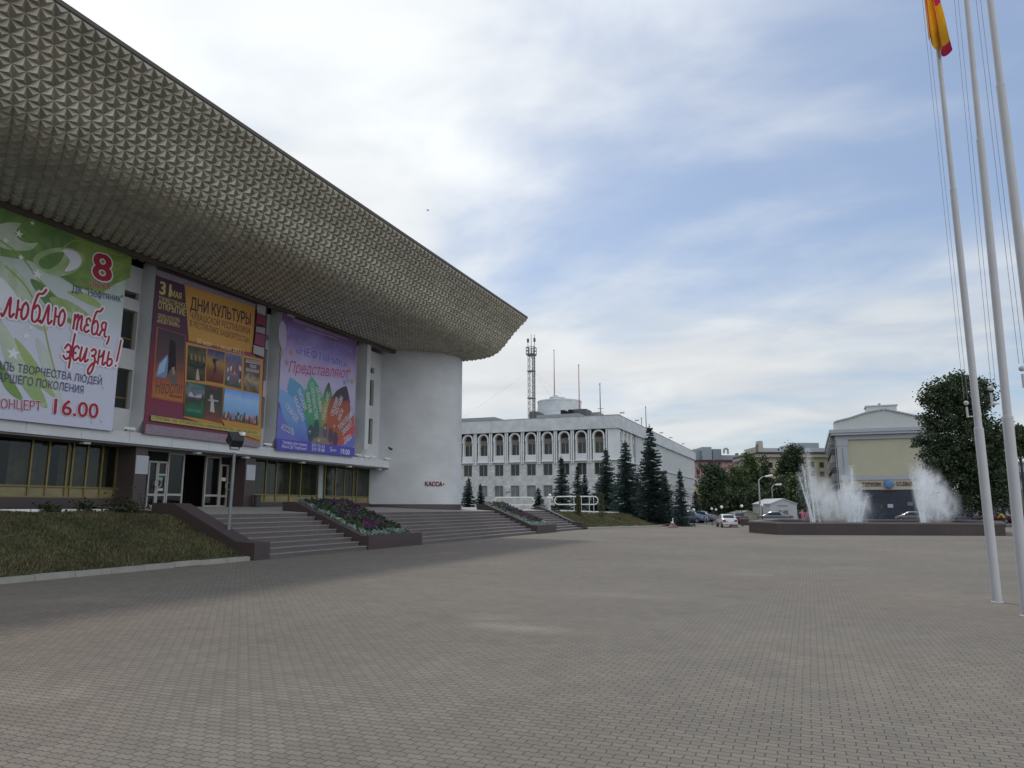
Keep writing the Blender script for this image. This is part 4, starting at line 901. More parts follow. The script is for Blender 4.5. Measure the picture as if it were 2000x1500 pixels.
def sign_kassa():
    b = MB(); vs, fs, w = glyphs('КАССА', .02); m = print_mat((.16, .012, .035))
    import bisect
    pts = []; n = 60
    for i in range(n + 1):
        t = i/n; pts.append(Vector(((1-t)**2*-25.6 + 2*t*(1-t)*-22.1 + t*t*-21.25, (1-t)**2*39.75 + 2*t*(1-t)*40.2 + t*t*43.05)))
    cum = [0]
    for a, c in zip(pts[:-1], pts[1:]): cum.append(cum[-1] + (c - a).length)
    def at(s):
        i = max(0, min(n - 1, bisect.bisect(cum, s) - 1)); t = (s - cum[i])/(cum[i+1]-cum[i]); d = (pts[i+1]-pts[i]).normalized(); return pts[i].lerp(pts[i+1], t), Vector((d.y, -d.x))
    def sx(px):  # arc position seen at that pixel column
        best = min(range(n+1), key=lambda i: abs((Vector((pts[i].x, pts[i].y, 3.2)) - _C).dot(_r)/((Vector((pts[i].x, pts[i].y, 3.2)) - _C).dot(math.cos(PITCH)*_h + math.sin(PITCH)*_z))*FPX + 1000 - px)); return cum[best]
    s0, s1 = sx(829), sx(862); z0 = 3.06
    def put(v, off): p, nn = at(s0 + v.x/w*(s1 - s0)); return (p.x + nn.x*off, p.y + nn.y*off, z0 + v.y/.7*.27)
    f_ = [put(v, .05) for v in vs]; k_ = [put(v, -.005) for v in vs]
    b.mesh(f_, fs, m); b.mesh(k_, fs, m)
    from collections import Counter
    ed = Counter()
    for f in fs:
        for i in range(len(f)): ed[frozenset((f[i], f[(i+1) % len(f)]))] += 1
    for e, c in ed.items():
        if c == 1: i, j = tuple(e); b.face([f_[i], f_[j], k_[j], k_[i]], m)
    tri = [Vector((w*1.06, .12, 0)), Vector((w*1.06, .58, 0)), Vector((w*1.16, .35, 0))]
    b.face([put(v, .05) for v in tri], m)
    tag(b.build('wall_sign'), 'maroon КАССА lettering with an arrow on the curved end wall', 'sign')
sign_kassa()

def plaques():
    for y0, y1, z0, z1, lab in ((21.44, 22.08, 3.03, 3.76, 'pale blank notice board on the granite pier left of the doors'), (27.66, 28.32, 3.0, 3.72, 'pale blank notice board on the granite pier right of the doors')):
        b = MB(); b.box((-24.6 + .004, y0, z0), (-24.57, min(y1, y0 + .6), z1), mat('notice_board', (.38, .40, .44), .5, var=.06)); tag(b.build('notice_board'), lab, 'notice board')
    b = MB(); b.lathe([(.16, 0), (.16, .5), (.18, .5), (.18, .56), (.13, .56)], (-24.35, 28.25, 1.74), DARKM, 14); tag(b.build('litter_bin'), 'small dark litter bin at the foot of the right granite pier', 'bin')
plaques()

# ================================================================== PLAZA FURNITURE
def floodlight():
    p = onX(445, 1056, -18.6); x, y = p.x, p.y; zb = .66
    t = thing('floodlight', 'grey post with one dark box floodlight on top, standing in the dark lawn', 'floodlight', (x, y, zb))
    top = onX(458, 884, -18.6); b = MB(); b.tube((x, y, zb), (top.x, top.y, top.z), .055, .05, mat('weathered_post', (.20, .22, .23), .6, .2, var=.15), 10); b.build('post', t)
    b = MB(); b.box((x - .38, y - .45, zb - .25), (x + .3, y + .45, zb + .02), GRANITE, .02); b.build('footing', t)
    b = MB(); h = top + Vector((0, 0, .02))
    b.tube(h + Vector((0, -.22, .1)), h + Vector((0, .22, .1)), .035, .035, STEEL); b.tube(h + Vector((0, -.22, .1)), h + Vector((-.02, -.24, .36)), .02, .02, DARKM); b.tube(h + Vector((0, .22, .1)), h + Vector((-.02, .24, .36)), .02, .02, DARKM); b.build('yoke', t)
    b = MB(); c = h + Vector((-.02, .06, .42)); f = Vector((-.62, .35, .70)).normalized(); s = f.cross(_z).normalized(); u = s.cross(f)
    P = lambda a, e, k: c + s*a + u*e + f*k
    b.mesh([P(-.20, -.15, -.20), P(.20, -.15, -.20), P(.20, .15, -.20), P(-.20, .15, -.20), P(-.27, -.22, .2), P(.27, -.22, .2), P(.27, .22, .2), P(-.27, .22, .2)], [(3,2,1,0), (4,5,6,7), (0,1,5,4), (1,2,6,5), (2,3,7,6), (3,0,4,7)], DARKM)
    o = b.build('lamp_head', t); g = MB(); g.face([P(-.24, -.19, .205), P(.24, -.19, .205), P(.24, .19, .205), P(-.24, .19, .205)], mat('lamp_glass', (.5, .52, .55), .08)); g.build('lens', o)
    b = MB(); b.box(c + Vector((.05, .05, .17)), c + Vector((.22, .2, .29)), WHITEP); b.build('ballast_box', t)
floodlight()

POLEM = mat('white_painted_pole', (.50, .51, .53), .45, var=.06, scale=4)
def flagpoles():
    lab = ['slender white flagpole carrying the limp yellow and red flag', 'white flagpole standing between the one with the flag and the nearest one', 'nearest and thickest looking white flagpole at the picture edge, its foot out of view']
    for i, (x, y, j1, j2) in enumerate(((3.09, 16.18, 3.2, 8.03), (3.12, 14.3, 3.2, 8.15), (3.14, 12.4, 3.2, 8.12))):
        t = thing('flagpole', lab[i], 'flagpole', (x, y, 0), group='white flagpoles')
        if i == 1: tilt = (.008, 0)
        else: tilt = (0, 0)
        L_ = lambda z: (tilt[0]*z*1.6, 0, z)
        b = MB(); b.lathe([(.105, 0), (.105, .012), (.088, .02)], (0, 0, 0), POLEM, 16); b.tube(L_(.02), L_(j1), .083, .081, POLEM, 18); b.build('lower_tube', t, True, True)
        b = MB(); b.tube(L_(j1 - .02), L_(j2), .066, .062, POLEM, 16); b.tube(L_(j1 - .03), L_(j1 + .01), .085, .072, POLEM, 16); b.build('middle_tube', t, True, True)
        b = MB(); b.tube(L_(j2 - .01), L_(14.3), .051, .036, POLEM, 14); b.tube(L_(j2 - .03), L_(j2 + .012), .064, .055, POLEM, 14); b.sphere(L_(14.34), .06, POLEM); b.build('upper_tube', t, True, True)
        rope = mat('halyard_rope', (.30, .30, .30), .8)
        b = MB()
        for d in (.15, .22): b.tube((-d*.93 + L_(3.7)[0], -d*.37, 3.75), (-d*.93 + L_(14)[0], -d*.37, 14.1), .0035, .0035, rope, 5, False)
        b.build('halyard', t, True)
        b = MB(); b.tube((-.06, -.02, 3.42), (-.17, -.06, 3.42), .012, .012, POLEM, 6); b.tube((-.17, -.06, 3.40), (-.17, -.06, 3.6), .02, .02, POLEM, 8); b.sphere((-.17, -.06, 3.68), .045, POLEM, 10, 6); b.build('pulley', t, True)
    # flag hanging limp
    YL = leaf_mat('yellow_flag_cloth', (.72, .50, .03), .03, .55); RD = leaf_mat('red_flag_cloth', (.50, .035, .04), .03, .5)
    x, y = 3.09, 16.18; b = MB(); rows = 26; cols = 30; top, bot = 13.9, 11.16; V = []
    for r in range(rows + 1):
        u = r/rows; z = top - (top - bot)*u; wd = .10 + .17*math.sin(min(1, u*1.15)*math.pi*.62); row = []
        for c in range(cols + 1):
            v = c/cols; a = v*13.5 + u*1.4; px_ = wd*(.25 + 1.0*v*(0.45 + .55*u))*1.15 + .05*math.sin(a); py_ = .13*math.sin(a*1.1 + .6)*(.4 + .6*u) + .04
            drop = .42*v*u - .12*math.sin(a*.5)*u; row.append(Vector((x - .02 + px_*.93, y - .05 + py_ + px_*.3, z - drop*.55 + .3*u*(1-v)*.3)))
        V.append([v + Vector((-.27 + .11*u*u*(c2/cols), -.26, -.10*u*(c2/cols))) for c2, v in enumerate(row)])
    for r in range(rows):
        for c in range(cols):
            v = (c + .5)/cols; u = (r + .5)/rows; m = RD if (u > .55 and .08 < v < .34) or (v > .84 and .30 < u < .62) or (u > .93 and v > .7) or (.62 < v < .66 and u > .5) else YL
            b.face([V[r][c], V[r][c+1], V[r+1][c+1], V[r+1][c]], m)
    o = b.build('flag', None, smooth=True); bm = bmesh.new(); bm.from_mesh(o.data); bmesh.ops.remove_doubles(bm, verts=bm.verts, dist=1e-4); bm.to_mesh(o.data); bm.free()
    tag(o, 'limp yellow flag with red patches hanging near the top of a flagpole', 'flag')
flagpoles()

# ------------------------------------------------------------------ fountain
def mist_mat(name, dens, c, rad, seed):
    m = bpy.data.materials.new(name); m.use_nodes = True; t = m.node_tree; t.nodes.clear(); nn = t.nodes.new; ln = t.links.new
    o = nn('ShaderNodeOutputMaterial'); v = nn('ShaderNodeVolumePrincipled'); v.inputs['Color'].default_value = (.95, .97, 1, 1); v.inputs['Anisotropy'].default_value = .3; ln(v.outputs[0], o.inputs['Volume'])
    tc = nn('ShaderNodeTexCoord'); mp = nn('ShaderNodeMapping'); mp.inputs['Location'].default_value = (seed, seed*1.7, 0); mp.inputs['Scale'].default_value = (1.1, 1.1, .55); ln(tc.outputs['Object'], mp.inputs[0])
    no = nn('ShaderNodeTexNoise'); no.inputs['Scale'].default_value = 2.3; no.inputs['Detail'].default_value = 5; ln(mp.outputs[0], no.inputs['Vector'])
    g = nn('ShaderNodeMapping'); g.inputs['Scale'].default_value = (1/rad[0], 1/rad[1], 1/rad[2]); ln(tc.outputs['Object'], g.inputs[0])
    le = nn('ShaderNodeVectorMath'); le.operation = 'LENGTH'; ln(g.outputs[0], le.inputs[0])
    fa = nn('ShaderNodeMapRange'); fa.interpolation_type = 'SMOOTHSTEP'; ln(le.outputs['Value'], fa.inputs[0]); fa.inputs[1].default_value = .15; fa.inputs[2].default_value = 1.0; fa.inputs[3].default_value = 1; fa.inputs[4].default_value = 0
    nr = nn('ShaderNodeMapRange'); ln(no.outputs['Fac'], nr.inputs[0]); nr.inputs[1].default_value = .36; nr.inputs[2].default_value = .66; nr.inputs[3].default_value = .0; nr.inputs[4].default_value = 1.8
    a = nn('ShaderNodeMath'); a.operation = 'MULTIPLY'; ln(fa.outputs[0], a.inputs[0]); ln(nr.outputs[0], a.inputs[1])
    d = nn('ShaderNodeMath'); d.operation = 'MULTIPLY'; ln(a.outputs[0], d.inputs[0]); d.inputs[1].default_value = dens; ln(d.outputs[0], v.inputs['Density'])
    return m
SPRAY = spray_mat('water_spray', .26); SPRAY2 = spray_mat('water_mist', .085); JET = spray_mat('water_jet', .58)
def fountain():
    ring = [Vector(p) for p in ((-1.97, 50.82, 0), (11.2, 54.2, 0), (12.7, 62.5, 0), (11.3, 68.6, 0), (-2.8, 64.6, 0), (-4.0, 54.8, 0))]
    cen = sum(ring, Vector()) / 6
    t = thing('fountain', 'wide low polygonal fountain of dark red granite with spraying water', 'fountain', cen)
    def ins(d): return [p + (cen - p).normalized()*d for p in ring]
    FG = grid_mat('fountain_granite', (.045, .032, .034), (.02, .015, .015), 1.5, 2.0, .4, .12, .01, 'xy', .5, .22); CAP = mat('fountain_cap_stone', (.14, .12, .12), .30, var=.2, scale=20)
    b = MB(); n = 6; o = ring; i = ins(.55)
    for k in range(n):
        j = (k + 1) % n; z = lambda p, h: (p.x, p.y, h)
        b.face([z(o[k], 0), z(o[j], 0), z(o[j], .68), z(o[k], .68)], FG); b.face([z(i[j], .2), z(i[k], .2), z(i[k], .68), z(i[j], .68)], FG)
    b.build('basin_wall', t)
    b = MB(); o2 = ins(-.06); i2 = ins(.6)
    for k in range(n):
        j = (k + 1) % n; z = lambda p, h: (p.x, p.y, h)
        b.face([z(o2[k], .68), z(o2[j], .68), z(o2[j], .79), z(o2[k], .79)], CAP); b.face([z(o2[k], .79), z(o2[j], .79), z(i2[j], .79), z(i2[k], .79)], CAP); b.face([z(i2[j], .68), z(i2[k], .68), z(i2[k], .79), z(i2[j], .79)], CAP); b.face([z(o2[k], .68), z(i2[k], .68), z(i2[j], .68), z(o2[j], .68)], CAP)
    b.build('rim_coping', t)
    w = MB(); w.face([(p.x, p.y, .55) for p in ins(.5)], mat('fountain_water', (.03, .045, .05), .08, var=.3, spec=.8, bump=.5, bscale=6)); w.build('water_surface', t)
    rnd = random.Random(11)
    def P(px_, D, zz): q = LD((px_ - 1000)/FH*D, D); return Vector((q.x, q.y, zz))
    def zof(py_, D): return ZAT(py_, D)
    def drop(mb, p, s, m, k=1.6):
        a = Vector((rnd.gauss(0, 1), rnd.gauss(0, 1), rnd.gauss(0, .6))).normalized()*s; c = a.orthogonal().normalized()*s*.8
        mb.face([p - a, p - c, p + a*.7 + _z*s*k*.3, p + c], m)
    def jet(pxb, pxt, pyt, D, spread, n, core=True, fall=1.0, mist=0, drift=0.0):
        """a column of water rising from pxb to (pxt, pyt), droplets drifting down"""
        b = MB(); z1 = zof(pyt, D); p0 = P(pxb, D, .55); p1 = P(pxt, D, z1)
        if core:
            for k in range(3):
                q = p0 + Vector((rnd.gauss(0, .05), rnd.gauss(0, .05), 0)); e = p1.lerp(p0, rnd.uniform(0, .25)) + Vector((rnd.gauss(0, .05), rnd.gauss(0, .05), 0))
                for s in range(9):
                    a, c = s/9, (s + 1)/9; b.tube(q.lerp(e, a) + Vector((rnd.gauss(0, .01), 0, 0)), q.lerp(e, c), .030*(1 - .6*a), .030*(1 - .6*c), JET, 5, False)
        for k in range(int(n*2.2)):
            u = rnd.random()**.75; c = p0.lerp(p1, u); sp = (.04 + .10*u) * spread
            drop(b, c + _r*rnd.gauss(0, sp) + _h*rnd.gauss(0, sp) - _z*abs(rnd.gauss(0, .14)), rnd.uniform(.012, .034), JET if rnd.random() < .6 else SPRAY, 4)
        for k in range(int(n*1.6)):          # falling drops
            u = rnd.random(); c = p1 + _r*(rnd.gauss(drift*u, .12 + .42*u*spread)) + _h*rnd.gauss(0, .1 + .4*u*spread); c.z = z1 - (z1 - .6)*u
            drop(b, c, rnd.uniform(.010, .030), SPRAY, 5)
        for k in range(0):
            u = rnd.random()**.7; c = p1 + _r*(rnd.gauss(drift*u, .25 + .6*u)) + _h*rnd.gauss(0, .3 + .6*u); c.z = z1 - (z1 - .6)*u*rnd.uniform(.4, 1)
            drop(b, c, rnd.uniform(.06, .17), SPRAY2, 2)
        return b
    specs = [(1592, 1584, 874, 53, 1.0, 900, 900, .7), (1585, 1573, 905, 52, .8, 500, 300, .2), (1588, 1564, 922, 51.5, .7, 420, 260, .2), (1600, 1592, 930, 54, 1.2, 450, 900, 1.9),
             (1666, 1669, 908, 53, .8, 600, 300, .3), (1660, 1651, 927, 52, .9, 520, 420, .2), (1674, 1684, 945, 53, 1.2, 520, 700, .3), (1655, 1640, 955, 53, 1.2, 420, 420, -.1), (1678, 1694, 962, 54, 1.3, 420, 500, .2), (1668, 1672, 965, 51.5, 1.6, 500, 600, 0)]
    for s in specs:
        jet(*s[:6], mist=s[6], drift=s[7]).build('water_jet', t)['kind'] = 'stuff'
    # wind-blown fan on the right
    b = MB(); D0 = 52.5
    def fan(u):    # trajectory index u: 0 steepest
        return P(1797 + u*20, D0, .55), P(1781 + u*72, D0 + u*1.5, zof(904 + 36*u**1.2, D0 + u*1.5)), P(1790 + u*105, D0 + 1 + u*2, .6)
    for k in range(9000):
        u = rnd.random()**1.1; v = rnd.random(); p0, p1, p2 = fan(u); up = rnd.random() < .55
        c = p0.lerp(p1, v**.8) if up else p1.lerp(p2 + _r*rnd.uniform(0, 1.0), v); c.z = c.z if up else p1.z - (p1.z - .6)*v
        c += _r*rnd.gauss(0, .09) + _h*rnd.gauss(0, .25)
        drop(b, c, rnd.uniform(.010, .030), JET if up else SPRAY, 4)
    for k in range(7):
        p0, p1, _ = fan(k/16)
        for s in range(10): a, c = s/10, (s + 1)/10; b.tube(p0.lerp(p1, a*.9), p0.lerp(p1, c*.9), .035*(1 - .7*a), .035*(1 - .7*c), JET, 5, False)
    b.build('water_fan', t)['kind'] = 'stuff'
    # drifting mist: real scattering volumes round the plumes (pixel centre, half sizes in metres)
    for i, (px_, py_, D, rad, dens) in enumerate(((1590, 955, 53, (.55, .7, 2.8), .8), (1610, 975, 53.5, (1.2, 1.0, 2.2), 1.1), (1634, 990, 54.5, (1.8, 1.3, 1.8), .65), (1662, 975, 53, (.8, .9, 2.4), 1.4), (1674, 994, 54, (1.3, 1.0, 1.6), 1.0), (1806, 962, 53.2, (.85, .9, 2.7), 1.7), (1826, 970, 54, (1.3, 1.1, 2.5), 1.5), (1848, 992, 54.6, (1.3, 1.0, 1.8), .8))):
        q = LD((px_ - 1000)/FH*D, D); zc = max(.56 + rad[2]*.72, zof(py_, D)); bb = MB(); n_, m_ = 20, 12
        bb.sphere((0, 0, 0), 1.0, mist_mat('water_mist_cloud', dens, None, rad, i*3.3 + 1), n_, m_, rad)
        bb.v = [(x, y, max(z, .57 - zc)) for x, y, z in bb.v]
        o = bb.build('water_mist', t, True); o['kind'] = 'stuff'; o.location = Vector((q.x, q.y, zc)) - cen; o.rotation_euler = (0, 0, YAW)
fountain()

# ------------------------------------------------------------------ white tube railings, lamps
def railings():
    for i, (x0, x1, ya, yb, D, lab) in enumerate(((966, 1043, 972, 987, 68, 'white rounded tube railing in front of the arcaded building, left one, over the flower bed'), (1083, 1168, 970, 985.5, 67, 'white rounded tube railing behind the sunlit lawn, right one, among the spruces'))):
        a = dep(x0, ya, D); c = dep(x1, ya + (-1 if i else 0), D - 1); z1 = ZAT(ya, D); z0 = ZAT(yb, D); rr = (z1 - z0)/2; d = (c - a); d.z = 0; Ln = d.length; d.normalize()
        t = thing('tube_railing', lab, 'railing', (a.x, a.y, 1.25), group='white tube railings')
        pts = []
        for k in range(9): th = math.pi/2 + math.pi*k/8; pts.append(a + d*(rr + rr*math.cos(th)) + Vector((0, 0, z0 + rr + rr*math.sin(th) - a.z)))
        for k in range(9): th = -math.pi/2 + math.pi*k/8; pts.append(a + d*(Ln - rr + rr*math.cos(th)) + Vector((0, 0, z0 + rr + rr*math.sin(th) - a.z)))
        b = MB(); b.path(pts, .052, WHITEP, 8, True); b.build('rail_loop', t)
        for f in (((.45, .62, .8, .9)) if i else (.12, .3, .42, .55, .8)):
            p = a + d*Ln*f; b = MB(); b.tube((p.x, p.y, 1.2), (p.x, p.y, z1 if i and f > .4 else z0), .028, .028, WHITEP, 6); b.build('baluster', t)
railings()

GLOBE = mat('opal_globe', (.80, .81, .78), .25, var=.02)
def lamps():
    def g(px_, py_, D, rad, lab, arms=((0, 0, 0),), base=None):
        p = dep(px_, py_, D); z0 = 0.0 if base is None else base
        t = thing('globe_lamp', lab, 'lamp', (p.x, p.y, z0), group='low globe lamps around the square')
        b = MB(); b.lathe([(.09, 0), (.09, .08), (.035, .14), (.03, p.z - z0 - rad*.9)], (p.x, p.y, z0), DARKM if base is None else WHITEP, 8); b.build('post', t)
        for dx, dy, dz in arms:
            b = MB(); b.sphere((p.x + dx*_r.x, p.y + dx*_r.y, p.z + dz), rad, GLOBE, 14, 9); b.build('globe', t, smooth=True)
    g(1354.7, 996, 72, .145, 'single white globe lamp beside the tall corner spruce, left of the parked cars')
    g(1390, 993.8, 74, .125, 'globe lamp left of a close pair, in front of the dark trees')
    g(1398.4, 995.6, 76, .12, 'lower globe lamp close beside another, above the white saloon car')
    g(1409.3, 990.4, 70, .145, 'larger globe lamp just right of the close pair, above the white car')
    g(1379.2, 1003, 84, .09, 'smallest lowest globe lamp, between the corner lamp and the close pair')
    g(1448.5, 988.4, 70, .145, 'globe lamp before the small beige kiosk')
    g(1488.2, 986.8, 70, .145, 'globe lamp at the foot of the tall street lamp')
    b = None
    p = dep(1074, 970, 64); t = thing('globe_lamp', 'white post with a cluster of three globes between the two tube railings', 'lamp', (p.x, p.y, 1.3), group='low globe lamps around the square')
    q = MB(); q.tube((p.x, p.y, 1.3), (p.x, p.y, p.z), .03, .03, WHITEP); q.build('post', t)
    for dx, dz in ((-.13, -.12), (.13, -.12), (0, .12)):
        q = MB(); q.sphere((p.x + dx*_r.x, p.y + dx*_r.y, p.z + dz), .135, GLOBE); q.build('globe', t, smooth=True)
    for (xb, yb, xa, ya, xh, yh, D, lab) in ((1485.6, 1008, 1485, 938, 1506, 929, 93, 'tall grey street lamp with a cranked arm behind the small kiosk'), (1510.5, 1006, 1509, 952, 1524, 946.5, 108, 'shorter farther street lamp partly hidden by the white kiosk')):
        p0 = dep(xb, yb, D); p1 = dep(xa, ya, D); p2 = dep(xh, yh, D); p1.x, p1.y = p0.x, p0.y; p0.z = 0
        t = thing('street_lamp', lab, 'street lamp', p0, group='tall street lamps')
        q = MB(); q.tube(p0, p1, .13, .09, STEEL, 10); q.build('pole', t)
        q = MB(); m = p1.lerp(p2, .3) + Vector((0, 0, .25)); q.path([p1, m, p2.lerp(m, .2)], .05, STEEL, 7); q.build('arm', t)
        q = MB(); e = (p2 - m).normalized(); q.tube(p2 - e*.75, p2 + e*.15, .10, .16, WHITEP, 10); q.build('lamp_head', t)
lamps()

def mounds():
    RM = mat('red_granite_block', (.17, .10, .095), .6, var=.25, scale=20)
    for px_, lab, knob in ((1314, 'reddish stone cone with a white knob and spike at the edge of the lawn', True), (1432.5, 'reddish stone cone standing beside the white saloon car', False)):
        p = onZ(px_, 1030.5); t = thing('stone_cone', lab, 'bollard', (p.x, p.y, 0), group='reddish stone cones at the plaza edge')
        b = MB(); b.lathe([(.43, 0), (.43, .06), (.40, .09), (.16, .36), (.11, .38), (0, .38)], (0, 0, 0), RM, 8); b.build('stone_base', t, True)
        b = MB(); b.sphere((-.04, -.12, .43) if knob else (0, 0, .42), .075, GLOBE, 10, 7); b.build('white_knob', t, True)
        if knob:
            b = MB(); b.tube((.03, 0, .38), (.03, 0, .72), .05, .03, WHITEP, 8); b.sphere((.03, 0, .78), .05, WHITEP, 10, 6); b.build('spike', t, True)
mounds()

# ------------------------------------------------------------------ cars
TYRE = mat('tyre_rubber', (.02, .02, .02), .85); RIM = mat('wheel_rim', (.4, .4, .42), .35, .7); CHROME = mat('chrome', (.6, .6, .62), .2, .9); REDL = mat('tail_lamp', (.30, .02, .02), .3)
def car(name, label, pos, rz, col, sc=1.0, boot=True, group=None):
    """saloon: length along local +Y is the front"""
    PAINT = mat('car_paint_%02x%02x%02x' % tuple(int(c*255) for c in col), col, .28, .1, var=.02, coat=.5)
    t = thing(name, label, 'car', pos, rz, group); t.scale = (sc, sc, sc)
    bm = bmesh.new(); prof = [(-2.1, .42, .78), (-2.16, .62, .80), (-2.12, .90, .78), (-1.45, .98, .80), (-.95, 1.36, .62), (-.1, 1.45, .60), (.55, 1.38, .62), (1.12, .98, .80), (1.75, .86, .80), (2.12, .70, .76), (2.12, .40, .74)]
    rows = []
    for y, z, w in prof: rows.append([bm.verts.new((s*w, y, z)) for s in (-1, -.92, .92, 1)] if False else [bm.verts.new((-w, y, z)), bm.verts.new((w, y, z))])
    low = [[bm.verts.new((-.80, y, .30)), bm.verts.new((.80, y, .30))] for y, _, _ in prof]; belt = [[bm.verts.new((-.83, y, min(z, .86 if abs(y) < 1.5 else z - .02))), bm.verts.new((.83, y, min(z, .86 if abs(y) < 1.5 else z - .02)))] for y, z, _ in prof]
    for i in range(len(prof) - 1):
        bm.faces.new((rows[i][0], rows[i][1], rows[i+1][1], rows[i+1][0])); bm.faces.new((low[i+1][0], low[i+1][1], low[i][1], low[i][0]))
        for s in (0, 1):
            for A_, B_ in ((low, belt), (belt, rows)):
                q = (A_[i][s], A_[i+1][s], B_[i+1][s], B_[i][s]); bm.faces.new(q if s else q[::-1])
    for i in (0, -1): bm.faces.new((low[i][0], low[i][1], belt[i][1], belt[i][0])); bm.faces.new((belt[i][0], belt[i][1], rows[i][1], rows[i][0]))
    bmesh.ops.recalc_face_normals(bm, faces=bm.faces[:]); bmesh.ops.bevel(bm, geom=[e for e in bm.edges if e.is_manifold and e.calc_face_angle(0) > .3], offset=.05, segments=2, affect='EDGES')
    b = MB(); b.bm(bm, PAINT); b.build('body', t, True, True)
    def win(nm, pts): g = MB(); g.face(pts, DARKGLASS); g.build(nm, t, True)
    win('rear_window', [(-.62, -1.43, 1.015), (.62, -1.43, 1.015), (.52, -1.02, 1.335), (-.52, -1.02, 1.335)][::1]); win('windscreen', [(.64, 1.08, 1.04), (-.64, 1.08, 1.04), (-.54, .63, 1.365), (.54, .63, 1.365)])
    for s in (-1, 1): win('side_window', [(s*.845, -1.15, .93), (s*.845, .85, .93), (s*.66, .45, 1.33), (s*.66, -.85, 1.33)])
    for s in (-1, 1):
        for y in (-1.3, 1.32):
            w = MB(); w.tube((s*.68, y, .31), (s*.86, y, .31), .31, .31, TYRE, 18); o = w.build('wheel', t, True); r = MB(); r.tube((s*.85, y, .31), (s*.868, y, .31), .19, .18, RIM, 12); r.build('rim', o)
        l = MB(); l.box((s*.50, -2.185, .68), (s*.76, -2.10, .86), REDL); l.build('tail_light', t, True); l = MB(); l.box((s*.48, 2.06, .56), (s*.74, 2.155, .70), CHROME); l.build('headlight', t, True)
    b = MB(); b.box((-.26, -2.19, .60), (.26, -2.165, .72), WHITEP); b.build('number_plate', t, True); b = MB(); b.box((-.8, -2.22, .36), (.8, -2.08, .54), PAINT, .03); b.build('bumper', t, True)
    return t
def cars():
    p = onZ(1416, 1030.5); cg = 'cars parked beyond the square'
    car('parked_car', 'white saloon car seen from behind at the edge of the square', (p.x, p.y + 1.6, 0), R(16), (.62, .63, .66), .80, group=cg)
    for px_, py_, D, rz, col, lab, sc in ((1437, 1024, 82, 25, (.045, .05, .055), 'dark car mostly hidden behind the white saloon and stone cone', .85), (1346, 1020, 86, 75, (.16, .22, .32), 'pale blue parked car in the shade under the trees, left one', .95), (1366, 1020, 92, 80, (.20, .24, .32), 'silver blue parked car in the shade under the trees, right one', .95),
                                      (1512, 1012, 92, 80, (.30, .32, .34), 'silver car parked before the white kiosk, behind the low wall', .9), (1782, 1014, 92, 70, (.25, .27, .30), 'grey car glimpsed behind the fountain left of the water fan', .9), (1882, 1012, 88, 80, (.10, .13, .24), 'dark blue car behind the fountain under the big tree', .9), (1944, 1012, 84, 60, (.12, .03, .035), 'dark red car between two flagpoles behind the fountain', .9)):
        q = LD((px_ - 1000)/FH*D, D); car('parked_car', lab, (q.x, q.y, 0 if D < 78 else -.02), R(rz), col, sc, group=cg)
cars()

# ------------------------------------------------------------------ kiosks and small structures
def gable(name, label, cat, px0, px1, eave, apex, base, D, wall, roofm, length=6, front=None):
    a = dep(px0, eave, D); c = dep(px1, eave, D); ax = dep((px0 + px1)/2, apex, D); d = (c - a); d.z = 0; back = Vector((-d.y, d.x, 0)).normalized()*length
    t = thing(name, label, cat, (a.x, a.y, 0)); A0 = Vector((a.x, a.y, 0)); C0 = Vector((c.x, c.y, 0)); A1 = Vector((a.x, a.y, a.z)); C1 = Vector((c.x, c.y, a.z)); T = (A1 + C1)/2; T.z = ax.z
    b = MB(); b.prism([A0, C0, C1, T, A1], back, wall); b.build('walls', t)
    r = MB(); o = back.normalized()*.3; u = Vector((0, 0, .12)); dd = d.normalized()*.08
    for s, e in ((A1 - dd - Vector((0,0,.08)), T), (C1 + dd - Vector((0,0,.08)), T)): r.prism([s - o*.4, e - o*.4, e - o*.4 + u, s - o*.4 + u], back + .8*o, roofm)
    r.build('roof', t)
    if front: front(t, A0, d, -back.normalized(), a.z)
    return t
